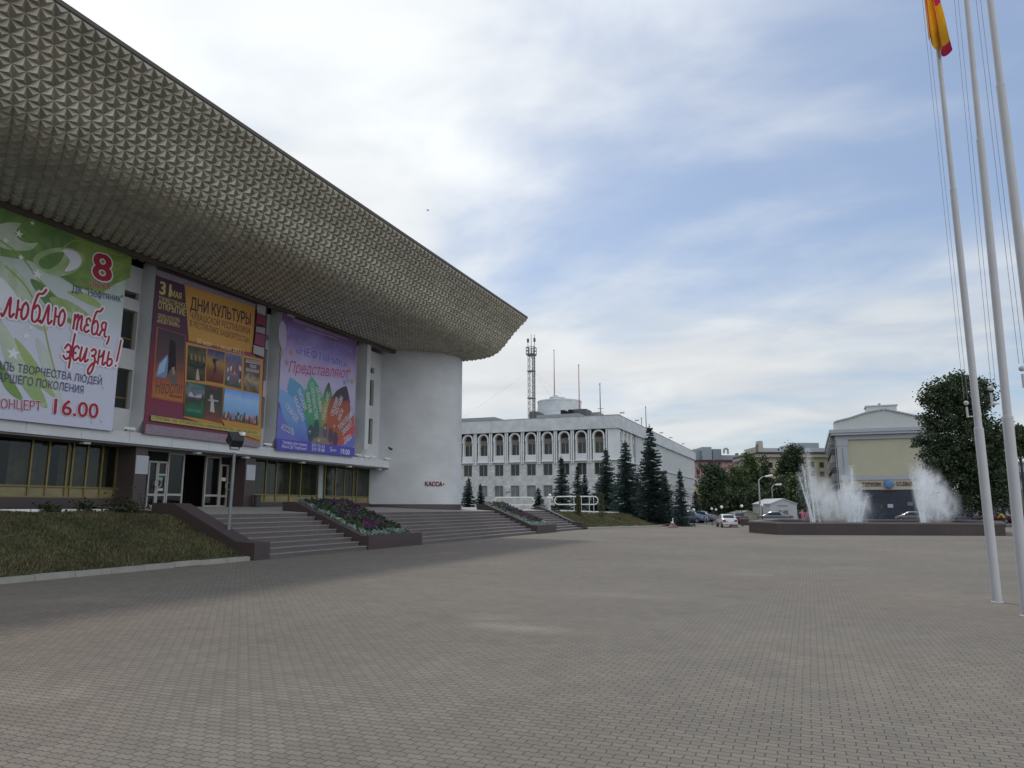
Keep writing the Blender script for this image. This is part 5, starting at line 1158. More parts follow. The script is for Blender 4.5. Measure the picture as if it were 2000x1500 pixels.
def kiosks():
    WK = mat('white_kiosk_panel', (.46, .48, .50), .6, var=.06); BK_ = mat('beige_kiosk_panel', (.33, .31, .26), .7, var=.1)
    def f(t, A0, d, n, h):
        b = MB(); e = d.normalized(); w = d.length
        for u0, u1, z0, z1, m in ((.30, .42, .32, .62, print_mat((.14, .12, .22))), (.48, .66, .32, .62, print_mat((.18, .16, .22))), (.28, .66, .86, .92, print_mat((.25, .25, .27)))):
            q = [A0 + e*w*u + n*.02 + Vector((0, 0, h*z)) for u, z in ((u0, z0), (u1, z0), (u1, z1), (u0, z1))]; b.prism(q, n*.02, m)
        b.build('poster_panel', t)
    gable('white_kiosk', 'white gabled kiosk with a shallow roof beside the fountain', 'kiosk', 1504, 1556, 984, 975, 1012, 96, WK, WK, 7, f)
    gable('beige_kiosk', 'small beige gabled kiosk left of the tall street lamp', 'kiosk', 1441.5, 1480.5, 1003.5, 999, 1018, 98, BK_, BK_, 5)
    b = MB(); p = LD((1453 - 1000)/FH*74, 74); b.box((p.x - .42, p.y - .3, 0), (p.x + .42, p.y + .5, .55), GRANITE, .03); b.box((p.x - .48, p.y - .36, .553), (p.x + .48, p.y + .56, .66), mat('fountain_cap_stone', (.2, .17, .165), .3), .02); tag(b.build('granite_block'), 'dark granite block at the plaza edge right of the white saloon', 'block')
    b = MB(); p = LD((1481 - 1000)/FH*86, 86); q = LD((1548 - 1000)/FH*86, 86); d = (q - p).normalized(); s = Vector((-d.y, d.x, 0))*.3; m = mat('grey_green_wall', (.26, .30, .28), .8, var=.1)
    b.prism([p, q, q + s, p + s], (0, 0, .62), m); b.prism([p - d*.1 - s*.2 + _z*.623, q + d*.1 - s*.2 + _z*.623, q + d*.1 + s*1.2 + _z*.623, p - d*.1 + s*1.2 + _z*.623], (0, 0, .1), DARKM); tag(b.build('low_wall'), 'low grey green wall with a dark coping in front of the white kiosk', 'wall')
kiosks()

# ================================================================== ARCADED OFFICE BUILDING
def office():
    Y0, X1 = 112.9, -27.44; XL = -63.5; YB = 198.0; ZB, ZA, ZP0, ZP1 = 0.8, 9.1, 14.1, 16.16; BAY = 2.86; C1 = -30.34
    T = thing('office_building', 'long white office block with rows of arched windows, behind the spruces', 'building', (X1, Y0, 0))
    TILE = grid_mat('pale_marble_tiles', (.58, .59, .60), (.44, .45, .46), .62, .36, .6, .10, .012, 'xy', .4)
    WHT = mat('office_white_render', (.70, .73, .75), .8, var=.07, scale=.6); DARKB = mat('brown_fascia', (.055, .038, .036), .8); BEI = mat('beige_panel', (.20, .19, .165), .8, var=.1); CREAMF = mat('cream_window_frame', (.36, .33, .22), .6)
    CURTW = mat('window_with_net_curtain', (.16, .19, .21), .15, var=.35, scale=.5, spec=.6)
    nb = 12; cx = [C1 - BAY*k for k in range(nb)]
    # front, lower two storeys
    holes = []
    for c in cx:
        for z0, z1 in ((3.5, 5.3), (6.9, 8.8)): holes.append((c - .78 - XL, z0 - ZB, c + .78 - XL, z1 - ZB))
    b = MB(); b.holed((XL, Y0, ZB), (1,0,0), (0,0,1), (0,-1,0), X1 - XL, ZA - ZB, holes, TILE, .35)
    sholes = []; sy = [Y0 + 2.3 + BAY*k for k in range(29)]
    for c in sy:
        for z0, z1 in ((3.5, 5.3),): sholes.append((c - .75 - Y0, z0 - ZB, c + .75 - Y0, z1 - ZB))
    b.holed((X1, Y0, ZB), (0,1,0), (0,0,1), (1,0,0), YB - Y0, ZA - ZB, sholes, TILE, .35); b.box((X1 + .004, sy[3] + 1.7, 6.4), (X1 + .05, YB, ZA - .025), mat('bay_painted_shade', (.30, .33, .36), .7, var=.12)); b.build('lower_wall', T)  # grey strip between the ribs: shade of the gaps put into the colour
    # upper storey: recessed wall, spandrels, ribs
    b = MB(); b.box((XL, Y0 + .75, ZA), (X1 - .75, Y0 + .95, ZP0), DARKB); b.box((X1 - .95, Y0 + .95, ZA), (X1 - .75, YB, ZP0), mat('recess_painted_shade', (.20, .23, .25), .8)); b.build('recessed_wall', T)  # side recess coloured darker to paint in its grey-blue shade
    b = MB(); b.box((XL, Y0 - .35, ZA - .02), (X1 + .35, Y0 + .74, ZA + .1), WHT); b.box((X1 - .74, Y0 + .745, ZA - .02), (X1 + .35, YB, ZA + .1), WHT); b.build('storey_ledge', T)
    def window(y_or_x, z0, z1, side, mat_, w=1.46):
        f = MB(); t = .045
        def bx(u0, u1, a, c):
            if side: f.box((X1 - .30, y_or_x + u0, a), (X1 - .22, y_or_x + u1, c), CREAMF)
            else: f.box((y_or_x + u0, Y0 + .22, a), (y_or_x + u1, Y0 + .30, c), CREAMF)
        h = w/2; bx(-h, -h + t, z0, z1); bx(h - t, h, z0, z1); bx(-.04, .04, z0 + t, z1 - t); bx(-h + t, h - t, z0, z0 + t); bx(-h + t, h - t, z1 - t, z1)
        o = f.build('window', T); g = MB()
        if side: g.face([(X1 - .26, y_or_x - h, z0), (X1 - .26, y_or_x + h, z0), (X1 - .26, y_or_x + h, z1), (X1 - .26, y_or_x - h, z1)], mat_)
        else: g.face([(y_or_x - h, Y0 + .26, z0), (y_or_x + h, Y0 + .26, z0), (y_or_x + h, Y0 + .26, z1), (y_or_x - h, Y0 + .26, z1)], mat_)
        g.build('pane', o); return o
    lo = window(cx[0], 3.52, 5.28, False, CURTW, 1.54); mid = window(cx[0], 6.92, 8.78, False, DARKGLASS, 1.54); up = window(cx[0], 10.32, 12.15, False, DARKGLASS, 1.5)
    up.location = (0, .42, 0)
    def arch(cu, side):
        P = (lambda u, w, z: (X1 - w, cu + u, z)) if side else (lambda u, w, z: (cu + u, Y0 + w, z)); b = MB(); n = 14; R1, R0 = 1.0, .76; zs = 13.0
        prof = [(R1, 12.45)] + [(R1*math.cos(math.pi*i/n), zs + R1*math.sin(math.pi*i/n)) for i in range(n+1)] + [(-R1, 12.45)]
        inn = [(R0, 12.45)] + [(R0*math.cos(math.pi*i/n), zs + R0*math.sin(math.pi*i/n)) for i in range(n+1)] + [(-R0, 12.45)]
        for i in range(len(prof) - 1):
            a, c, e, g = prof[i], prof[i+1], inn[i], inn[i+1]
            b.face([P(a[0], -.15, a[1]), P(c[0], -.15, c[1]), P(g[0], -.15, g[1]), P(e[0], -.15, e[1])], WHT); b.face([P(e[0], -.15, e[1]), P(g[0], -.15, g[1]), P(g[0], .7, g[1]), P(e[0], .7, e[1])], WHT); b.face([P(a[0], -.15, a[1]), P(a[0], .7, a[1]), P(c[0], .7, c[1]), P(c[0], -.15, c[1])], WHT)
        for s in (1, -1): b.face([P(s*R1, -.15, 12.45), P(s*R0, -.15, 12.45), P(s*R0, .7, 12.45), P(s*R1, .7, 12.45)], WHT)
        o = b.build('window_arch', T); return o
    a0 = arch(cx[0], False)
    def bay(cu, side):
        Q = (lambda u0, u1, w0, w1, z0, z1, m, mb: mb.box((X1 - w1, cu + u0, z0), (X1 - w0, cu + u1, z1), m)) if side else (lambda u0, u1, w0, w1, z0, z1, m, mb: mb.box((cu + u0, Y0 + w0, z0), (cu + u1, Y0 + w1, z1), m))
        b = MB(); Q(-1.0, 1.0, -.1, .74, ZA + .103, 10.28, WHT, b); Q(-.76, .76, .66, .74, 12.17, 12.9, BEI, b); Q(-1.0, -.76, .0, .74, 10.283, 12.447, WHT, b); Q(.76, 1.0, .0, .74, 10.283, 12.447, WHT, b); return b.build('spandrel', T)
    def ribs(cu, side):
        b = MB()
        for u in (-1.43 - .26, -1.43 + .06):
            if side: b.box((X1 + .02, cu + u, ZA - .35), (X1 + .32, cu + u + .2, ZP0 - .003), WHT)
            else: b.box((cu + u, Y0 - .32, ZA - .35), (cu + u + .2, Y0 - .02, ZP0 - .003), WHT)
        if side: b.box((X1 - .74, cu - 1.60, ZA + .103), (X1 - .02, cu - 1.26, ZP0 - .003), DARKB)
        else: b.box((cu - 1.60, Y0 + .02, ZA + .103), (cu - 1.26, Y0 + .74, ZP0 - .003), DARKB)
        return b.build('wall_ribs', T)
    s0 = bay(cx[0], False); r0 = ribs(cx[0], False)
    rnd = random.Random(4)
    for k in range(1, nb):
        for p in (lo, mid, up, a0, s0, r0): copy_part(p, T, (-BAY*k, 0, 0))
    b = MB(); b.box((X1 - 1.24, Y0 - .12, ZA + .103), (X1 + .12, Y0 + .74, ZP0 - .003), WHT); b.box((X1 - .74, Y0 + .745, ZA + .103), (X1 + .12, Y0 + 1.2, ZP0 - .003), WHT); b.build('corner_panel', T)
    for u in (-1.36, ): pass
    b = MB()
    for u in (C1 + 1.43 - .2, C1 + 1.43 + .12): b.box((u, Y0 - .32, ZA - .35), (u + .2, Y0 - .125, ZP0 - .003), WHT)
    b.build('wall_ribs', T)
    # side wing
    sl = window(sy[0], 3.52, 5.28, True, CURTW, 1.46); su = window(sy[0], 10.32, 12.15, True, DARKGLASS, 1.46); su.location = (-.42, 0, 0)
    sa = arch(sy[0], True); ss = bay(sy[0], True); sr = ribs(sy[0], True)
    def tall_rib(cu):
        b = MB(); b.box((X1 - .02, cu - .13, 6.4), (X1 + .26, cu + .13, ZP0 - .003), WHT); return b.build('wall_ribs', T)
    pn = MB(); pn.box((X1 - .74, sy[3] + 1.7, ZA + .103), (X1 - .06, YB, ZP0 - .004), mat('bay_painted_shade', (.30, .33, .36), .7, var=.12)); pn.build('rib_shade_panel', T)  # added grey panels, painting the shade between the side ribs
    tr = tall_rib(sy[4])
    for k in range(1, 29):
        copy_part(sl, T, (0, BAY*k, 0))
        if k < 4:
            for p in (su, sa, ss, sr): copy_part(p, T, (0, BAY*k, 0))
        elif k > 4: copy_part(tr, T, (0, BAY*(k - 4), 0))
        if k >= 4: copy_part(tr, T, (0, BAY*(k - 4) + BAY/2, 0))
    # parapet, roof
    PAR = grid_mat('parapet_panels', (.60, .63, .66), (.46, .48, .5), 6.1, 9.0, .8, .04, .03, 'x', .3)
    b = MB(); b.prism([(XL, Y0 - .5, ZP0), (X1 + .5, Y0 - .5, ZP0), (X1 + .5, YB, ZP0), (XL, YB, ZP0)], (0, 0, ZP1 - ZP0), PAR); b.build('parapet', T)
    b = MB(); b.box((XL, Y0 - .56, ZP1 + .003), (X1 + .56, Y0 - .2, ZP1 + .07), STEEL); b.box((X1 + .2, Y0 - .2, ZP1 + .003), (X1 + .56, YB, ZP1 + .07), STEEL); b.build('parapet_capping', T)
    b = MB(); b.box((XL, YB - 1, 0), (X1 - .8, YB - .6, ZP0), WHT); b.box((XL - .2, Y0, 0), (XL, YB, ZP0), WHT); b.build('rear_walls', T)
    # rotunda and roof huts
    RG = mat('rotunda_render', (.50, .53, .55), .8, var=.12, scale=.5); RG2 = mat('grey_roofing', (.23, .25, .27), .7, var=.15)
    c = dep(1093, 820, 165); k = 165/FH
    b = MB(); R = 43.5*k; z = lambda py_: ZAT(py_, k*FH)
    b.lathe([(R, z(835)), (R, z(808)), (R*1.015, z(807)), (R*1.015, z(799)), (R, z(798)), (R, z(788)), (R*1.02, z(787)), (R*1.02, z(784.5)), (R*.25, z(779)), (R*.25, z(777)), (0, z(777))], (c.x, c.y, 0), RG, 36); o = b.build('rotunda', T, smooth=False)
    b = MB(); b.lathe([(R*.27, z(783)), (R*.27, z(776)), (R*.12, z(774)), (R*.12, z(772.5)), (0, z(772))], (c.x - 8*k*_r.x, c.y - 8*k*_r.y, 0), RG, 16); b.build('lantern', o)
    b = MB(); p0 = LD(118*k, 168); p1 = LD(176*k, 168); b.prism([(p0.x, p0.y, 16), (p1.x, p1.y, 16), (p1.x, p1.y, z(815)), (LD(150*k, 168).x, LD(150*k, 168).y, z(799)), (p0.x, p0.y, z(786))], (0, 6, 0), RG); b.build('sloping_roof', T)
    q = dep(1083, 820, 150); k2 = 150/FH; b = MB(); z2 = lambda py_: ZAT(py_, k2*FH)
    def blk(xa, xb, ya, D, m, nm, dz=6, yb=840):
        kk = D/FH; p0 = LD((xa - 1000)*kk, D); p1 = LD((xb - 1000)*kk, D); w = (p1 - p0).length; zt = ZAT(ya, kk*FH); bb = MB(); bb.box((p0.x, p0.y, 14), (p0.x + w/math.cos(YAW), p0.y + dz, zt), m); return bb.build(nm, T)
    blk(1034, 1049, 804, 134, mat('roof_hut_dark', (.12, .125, .13), .8), 'roof_hut', 4); blk(1049, 1130, 811, 128, RG2, 'roof_hut', 8); blk(1122, 1147, 799.5, 140, mat('roof_hut_slate', (.10, .105, .115), .8), 'roof_hut', 4); blk(1147, 1172, 806, 142, RG2, 'roof_hut', 4); blk(880, 966, 818.5, 145, RG2, 'roof_hut', 10); blk(1097, 1104, 801, 139, BLACK, 'roof_hut', 3); blk(1112, 1119, 800, 139, BLACK, 'roof_hut', 3)
    for k_ in range(6):
        y = Y0 + 1.5 + [0, 11, 34, 45, 62, 80][k_]; b = MB(); b.tube((X1 + .3, y, ZP1 + .07), (X1 + .5, y, ZP1 + .5), .03, .03, STEEL, 6); b.box((X1 + .3, y - .15, ZP1 + .45), (X1 + 1.0, y + .15, ZP1 + .62), STEEL); b.build('roof_floodlight', T)
    b = MB(); p = onY(992.5, 957, Y0); b.box((p.x - .35, Y0 - .3, p.z - .3), (p.x + .35, Y0 - .004, p.z + .3), RG); b.lathe([(0, 0)], (0, 0, 0), RG, 4) if False else None; b.build('air_conditioner', T)
office()

def antennas():
    RED_ = mat('red_mast_paint', (.30, .07, .06), .6); GREYM = mat('mast_grey', (.14, .14, .15), .6)
    # lattice tower
    D = 134; k = D/FH; p = LD(39*k, D); z = lambda py_: ZAT(py_, k*FH); w = 5.2*k
    T = thing('lattice_tower', 'lattice radio tower with a railed top platform on the office roof', 'radio tower', (p.x, p.y, 15.8))
    b = MB()
    for sx, sy in ((-1,-1),(1,-1),(1,1),(-1,1)): b.tube((p.x + sx*w, p.y + sy*w, 15), (p.x + sx*w, p.y + sy*w, z(692)), .06 if sx < 0 else .13, .06 if sx < 0 else .13, GREYM, 5)
    n = 26; zs = [15 + (z(692) - 15)*i/n for i in range(n+1)]
    for i in range(n):
        for a, c in (((-1,-1),(1,-1)), ((-1,1),(1,1)), ((-1,-1),(-1,1)), ((1,-1),(1,1))):
            if i % 2: a, c = c, a
            b.tube((p.x + a[0]*w, p.y + a[1]*w, zs[i]), (p.x + c[0]*w, p.y + c[1]*w, zs[i+1]), .03, .03, GREYM, 4)
    for py_ in (726, 779): b.box((p.x - w*1.3, p.y - w*1.3, z(py_)), (p.x + w*1.3, p.y + w*1.3, z(py_) + .18), GREYM)
    b.build('lattice_mast', T)
    b = MB(); W = 8*k; z0, z1 = z(692), z(679)
    b.box((p.x - W, p.y - W, z0 - .25), (p.x + W, p.y + W, z0 - .05), GREYM)
    for zz in (z0, (z0 + z1)/2, z1): b.path([(p.x - W, p.y - W, zz), (p.x + W, p.y - W, zz), (p.x + W, p.y + W, zz), (p.x - W, p.y + W, zz)], .07, GREYM, 4, True)
    for sx in (-1, -.3, .4, 1):
        for sy in (-1, 1): b.tube((p.x + sx*W, p.y + sy*W, z0 - .1), (p.x + sx*W, p.y + sy*W, z1), .07, .07, GREYM, 4)
    b.build('platform', T)
    for dx, pt, pb in ((-7, 663, 692), (0, 653, 700), (7, 654, 692)):
        b = MB(); b.tube((p.x + dx*k, p.y, z(pb)), (p.x + dx*k, p.y, z(pt)), .07, .05, GREYM, 5)
        if dx: b.box((p.x + dx*k - .18, p.y - .15, z(668)), (p.x + dx*k + .18, p.y + .15, z(661)), GREYM)
        b.build('aerial', T)
    for i, (dx, sx) in enumerate(((-1, -14), (1, 7), (1, 12))):
        b = MB(); b.tube((p.x + dx*w, p.y, z(726)), (p.x + sx*(1.0), p.y + (2 if i else -6), 16.2), .009, .009, GREYM, 4, False); b.build('guy_wire', T)
    for px_, pt, pb, D, m, lab in ((1085, 684, 776, 165, RED_, 'tall thin reddish antenna mast on top of the round roof drum'), (1134.5, 713, 797, 140, RED_, 'thin antenna mast with a small tip right of the round roof drum'), (1176.5, 750, 812, 128, GREYM, 'slim aerial with short crossbars near the office roof corner'), (1267, 795, 840, 150, GREYM, 'very thin aerial above the office side wing, by the tallest spruce'), (1258, 817, 838, 150, GREYM, 'short thin aerial above the office side wing')):
        k = D/FH; p = LD((px_ - 1000)*k, D); z = lambda py_: ZAT(py_, k*FH)
        t = thing('antenna_mast', lab, 'antenna', (p.x, p.y, z(pb)), group='antenna masts on the office roof')
        b = MB(); b.tube((p.x, p.y, 15.5 if pb > 790 else z(pb)), (p.x, p.y, z(pt)), .13, .07, m, 6); b.sphere((p.x, p.y, z(pt)), .14, m, 8, 5); b.build('mast', t)
        if px_ in (1176.5,):
            for py_ in (798, 805): b = MB(); b.tube((p.x - 6*k, p.y, z(py_)), (p.x + 6*k, p.y, z(py_)), .05, .05, m, 4); b.build('crossbar', t)
antennas()

# ================================================================== YELLOW GABLED BUILDING
def yellow_building():
    D0 = 110; k = D0/FH
    A0 = dep(1629, 850, D0); Y0 = A0.y; X0 = A0.x; X1 = onY(1824, 845, Y0).x; W = X1 - X0
    zf = lambda px_, py_: onY(px_, py_, Y0).z
    T = thing('yellow_building', 'yellow walled building with white pilasters and a low gable behind the fountain', 'building', ((X0 + X1)/2, Y0, 0))
    YW = mat('pale_yellow_render', (.50, .48, .365), .85, var=.05, scale=.5); GW = mat('grey_white_moulding', (.42, .45, .48), .8, var=.06); SH = grid_mat('dark_blue_shutter', (.035, .045, .075), (.018, .02, .03), 90, .16, .4, .1, .02, 'x', .5); GAB = mat('gable_render', (.54, .57, .56), .85, var=.06)
    zc = zf(1640, 851); zt = zf(1640, 840); zb = zf(1660, 938); zs = zf(1660, 957); zy = zf(1660, 859)
    b = MB(); b.box((X0 + .5, Y0 + .02, 0), (X1 - .5, Y0 + 40, zc), YW); b.build('wall', T)
    for a, c in ((X0 + .25, X0 + 1.75), (X1 - 1.75, X1 - .25)):
        p = MB(); p.box((a, Y0 - .25, zb - .3), (c, Y0 + .015, zy), GW); p.box((a - .08, Y0 - .32, zy - .9), (c + .08, Y0 - .252, zy - .003), GW); p.box((a + .7, Y0 - .29, zb), (a + .8, Y0 - .252, zy - 1.2), mat('joint_grey', (.25, .27, .29), .8)); p.build('pilaster', T)
    b = MB(); b.box((X0 + .1, Y0 - .3, zy), (X1 - .1, Y0 + .2, zc - .003), GW); b.box((X0 - .5, Y0 - .9, zc), (X1 + .5, Y0 + 40, zc + .35), GW); b.box((X0 - .65, Y0 - 1.05, zc + .353), (X1 + .65, Y0 + 40, zt), GW); b.build('cornice', T)
    b = MB()
    px_pts = [(1628.5, 838), (1628.5, 826.5), (1634, 824), (1660, 817.5), (1690, 807.5), (1725, 800.5), (1727, 800.3), (1762, 807.5), (1792, 814), (1822, 816.5), (1822, 832)]
    P = [onY(x, y, Y0 - .2) for x, y in px_pts]; P[0].z = P[-1].z = zt + .003; b.prism([(p.x, p.y, p.z) for p in P], (0, 3, 0), GAB); b.build('gable', T)
    b = MB()
    for a, c in zip(P[1:-2], P[2:-1]):
        if (c - a).length > .3: b.prism([(a.x, a.y - .25, a.z + .01), (c.x, c.y - .25, c.z + .01), (c.x, c.y - .25, c.z + .2), (a.x, a.y - .25, a.z + .2)], (0, 3.4, 0), GW)
    b.build('gable_coping', T)
    b = MB(); a = onY(1692, 795, Y0 + 2.9); c = onY(1751, 794, Y0 + 2.9); b.box((a.x, Y0 + 2.9, zt), (c.x, Y0 + 6, a.z), GAB); b.box((a.x - .15, Y0 + 2.75, a.z + .003), (c.x + .15, Y0 + 6.1, a.z + .2), GW); b.tube((a.x + 1.9, Y0 + 4, a.z), (a.x + 1.9, Y0 + 4, a.z + .6), .1, .2, STEEL, 8); b.build('attic_block', T)
    r = MB(); r.prism([(X0 - .5, Y0 + 3, zt + .003), ((X0 + X1)/2, Y0 + 3, zt + 3.2), (X1 + .5, Y0 + 3, zt + .003)], (0, 37, 0), mat('roof_metal', (.25, .28, .31), .5, .3)); r.build('roof', T)
    b = MB(); b.box((X0 + .2, Y0 - .32, zb), (X1 - .2, Y0 - .26, zb + .62), GW); b.build('band_course', T)
    b = MB(); b.box((X0 + .3, Y0 - .2, zs), (X1 - .3, Y0 + .015, zb - .003), YW); b.build('sign_frieze', T)
    b = MB(); b.box((X0 + .6, Y0 - .1, 0), (X1 - .6, Y0 + .015, zs - .003), SH); b.build('shutter_front', T)
    for x, y, w, h, c in ((1739, 988, .7, .5, (.5, .52, .58)), (1778, 984, .7, .5, (.20, .22, .22)), (1722, 990, .3, .6, (.10, .13, .04))):
        p = onY(x, y, Y0 - .1); b = MB(); b.box((p.x - w/2, Y0 - .13, p.z - h/2), (p.x + w/2, Y0 - .103, p.z + h/2), print_mat(c)); b.build('notice', T)
    # street side with balconies
    BALC = mat('balcony_panel', (.36, .36, .33), .8, var=.1); BF = mat('balcony_dark_glass', (.05, .055, .06), .2)  # balcony glazing in one even dark tone
    def balcony(y, z):
        f = MB(); f.box((X0 - .55, y, z), (X0 + .49, y + 2.6, z + .14), GW); f.box((X0 - .55, y, z + .143), (X0 - .49, y + 2.6, z + 1.05), BALC); f.box((X0 - .488, y, z + .143), (X0 + .49, y + .06, z + 1.05), BALC); f.box((X0 - .55, y, z + 2.05), (X0 + .49, y + 2.6, z + 2.15), GW)
        o = f.build('balcony', T); g = MB(); g.box((X0 - .52, y + .03, z + 1.053), (X0 + .48, y + .07, z + 2.04), BF); g.build('balcony_glazing', o); return o
    b0 = balcony(Y0 + 1.2, 3.0)
    for kz in range(4):
        for ky in range(4):
            if kz or ky: copy_part(b0, T, (0, 7.5*ky, 2.75*kz))
    dp = MB(); dp.tube((X0 + .1, Y0 + .3, 0), (X0 + .1, Y0 + .3, zc), .09, .09, GW, 8); dp.build('drainpipe', T)
    # sign letters and globe
    def word(t, xa, xb, yb, hh):
        a = onY(xa, yb, Y0 - .26); c = onY(xb, yb, Y0 - .26); vs, fs, w = glyphs(t, .03); m = print_mat((.10, .03, .09)); s = (c.x - a.x)/w; b = MB()
        b.mesh([(a.x + v.x*s, Y0 - .27, a.z + v.y*hh/.7) for v in vs], fs, m); b.mesh([(a.x + v.x*s, Y0 - .215, a.z + v.y*hh/.7) for v in vs], [tuple(reversed(f)) for f in fs], m)
        b.box((a.x, Y0 - .25, a.z - .16), (c.x + .1, Y0 - .22, a.z - .08), m); return b
    lb = [word('ТУРИЗМ', 1684, 1720, 948, .42), word('ОТДЫХ', 1751, 1783, 947, .42)]
    for t, mb in (('ТУРИЗМ', lb[0]), ('ОТДЫХ', lb[1])): tag(mb.build('shop_sign'), f'dark {t} lettering on the yellow frieze ' + ('left of the blue globe' if t[0] == 'Т' else 'right of the blue globe'), 'sign')
    c = onY(1736.5, 945, Y0 - .5); b = MB(); b.sphere((c.x, Y0 - .5, c.z), .68, mat('blue_globe_sign', (.13, .23, .46), .4, var=.35, scale=2.2), 24, 14, (1, .28, 1)); o = b.build('globe_sign', None, smooth=True); tag(o, 'round blue globe emblem on the yellow frieze between the two words', 'sign')
    g = MB(); g.prism([(c.x - .95, Y0 - .45, c.z - .95), (c.x, Y0 - .45, c.z - .78), (c.x + .95, Y0 - .45, c.z - .95), (c.x, Y0 - .45, c.z - 1.02)], (0, .1, 0), print_mat((.16, .03, .05))); g.build('ribbon', o)
yellow_building()

# ================================================================== FAR BUILDINGS
def far_buildings():
    def blk(mb, xa, xb, ya, yb, D, m, dep_=14, skew=0.0):
        k = D/FH; p = LD((xa - 1000)*k, D); q = LD((xb - 1000)*k, D); d = q - p; s = Vector((-d.y, d.x, 0)).normalized()*dep_; z0 = ZAT(yb, k*FH); z1 = ZAT(ya, k*FH)
        mb.prism([p + _z*z0, q + _z*z0, q + s + _z*z0, p + s + _z*z0], (0, 0, z1 - z0), m)
    PINK = mat('pink_render', (.46, .27, .30), .85, var=.08); CRE = mat('cream_moulding', (.42, .42, .37), .85, var=.05); YEL = mat('ochre_render', (.42, .29, .11), .85, var=.06); RG = mat('blue_grey_roof', (.26, .30, .34), .7, var=.08); BR = mat('brown_eave', (.08, .045, .045), .8); CW = mat('cream_render', (.44, .41, .30), .85, var=.06); DG = mat('dark_red_window', (.05, .012, .015), .4)
    def bld(name, label, parts, D):
        k = D/FH; c = LD((parts[0][1][0] - 1000)*k, D); T = thing(name, label, 'building', (c.x, c.y, 0))
        for nm, g, m, dd, off in parts: b = MB(); blk(b, *g, D - off, m, dd); b.build(nm, T)
        return T
    D = 200
    bld('pink_building', 'pink and ochre building with a grey roof, right of the office block', [
        ('upper_wall', (1345, 1486, 901, 932.5), PINK, 20, 0), ('lower_wall', (1345, 1486, 947, 1002), YEL, 20, .0), ('moulding', (1343, 1487, 933, 946.6), CRE, 20, .6), ('eave', (1343, 1487, 898.5, 901), BR, 22, 1.0),
        ('roof', (1343, 1396, 879, 898.2), RG, 18, 0), ('roof_block', (1376, 1395, 873, 898), RG, 12, 1.2), ('roof_block', (1397, 1414, 877, 898), mat('grey_plant_room', (.20, .23, .26), .7), 12, .5), ('roof', (1414, 1487, 889, 898), RG, 18, -1), ('chimney', (1444, 1448, 885, 890), mat('brick_red', (.25, .1, .07), .9), 1.5, -2),
        ('window', (1369, 1374.6, 905, 912.5), DG, .3, .35), ('window', (1364.6, 1370, 917.5, 926), DG, .3, .35), ('frieze_line', (1345, 1486, 930.5, 932), mat('dark_pink', (.30, .12, .15), .9), .4, .3), ('medallion', (1361, 1367, 960, 970), CRE, .4, .4)], D)
    b = MB(); k = D/FH; p = LD((1417 - 1000)*k, D - 1); z = ZAT(886, k*FH); pts = [p + _z*(z + 0), p + _z*(z + 1.2) + _r*.1, p + _z*(z + 1.35) + _r*.6, p + _r*1.1 + _z*(z + 1.1), p + _r*1.15 + _z*(z - .2)]; b.path(pts, .28, STEEL, 8)
    tag(b.build('roof_duct'), 'bent grey ventilation duct on the pink building roof', 'duct')
    D = 150
    T = bld('cream_building', 'cream building with a pale metal roof, left of the yellow gabled one', [
        ('wall', (1486, 1632, 893, 1004), CW, 16, 0), ('cornice', (1485, 1634, 886, 892.7), CRE, 17, .6), ('eave', (1485, 1634, 883, 885.7), BR, 17, .9), ('roof', (1497, 1634, 875, 882.7), mat('pale_metal_roof', (.40, .44, .48), .45, .4), 15, .2),
        ('attic', (1564, 1608, 865, 875), RG, 10, -2), ('gable_stub', (1486, 1497.5, 872, 883), CRE, 8, 1.2), ('chimney', (1489.5, 1497, 861, 872), CRE, 2, 1.1), ('chimney', (1485.4, 1487.6, 868, 882.7), mat('brick_grey', (.2, .17, .16), .9), 1, 1.3)], D)
    for x, y in ((1510, 908), (1592, 907), (1611, 908), (1592, 925), (1611, 926), (1530, 908)):
        b = MB(); blk(b, x - 4, x + 4, y - 5, y + 5, D - .1, DARKGLASS, .3); b.build('window', T)
    k = D/FH; pass
    # right edge
    D = 120; SW = mat('pale_blue_shop', (.30, .34, .38), .6, var=.1)
    T = bld('corner_shop', 'pale shop front with a violet awning at the right edge behind the flagpoles', [('wall', (1966, 2070, 905, 1013), SW, 12, 0), ('awning', (1986, 2060, 922, 931), mat('violet_awning', (.10, .07, .30), .7), 1.5, 1.5), ('shop_window', (1970, 2060, 955, 1008), DARKGLASS, .3, .2), ('window', (1976, 1981, 936, 952), DARKGLASS, .3, .2), ('roof', (1964, 2072, 901, 904.8), RG, 12.6, .4)], D)
far_buildings()

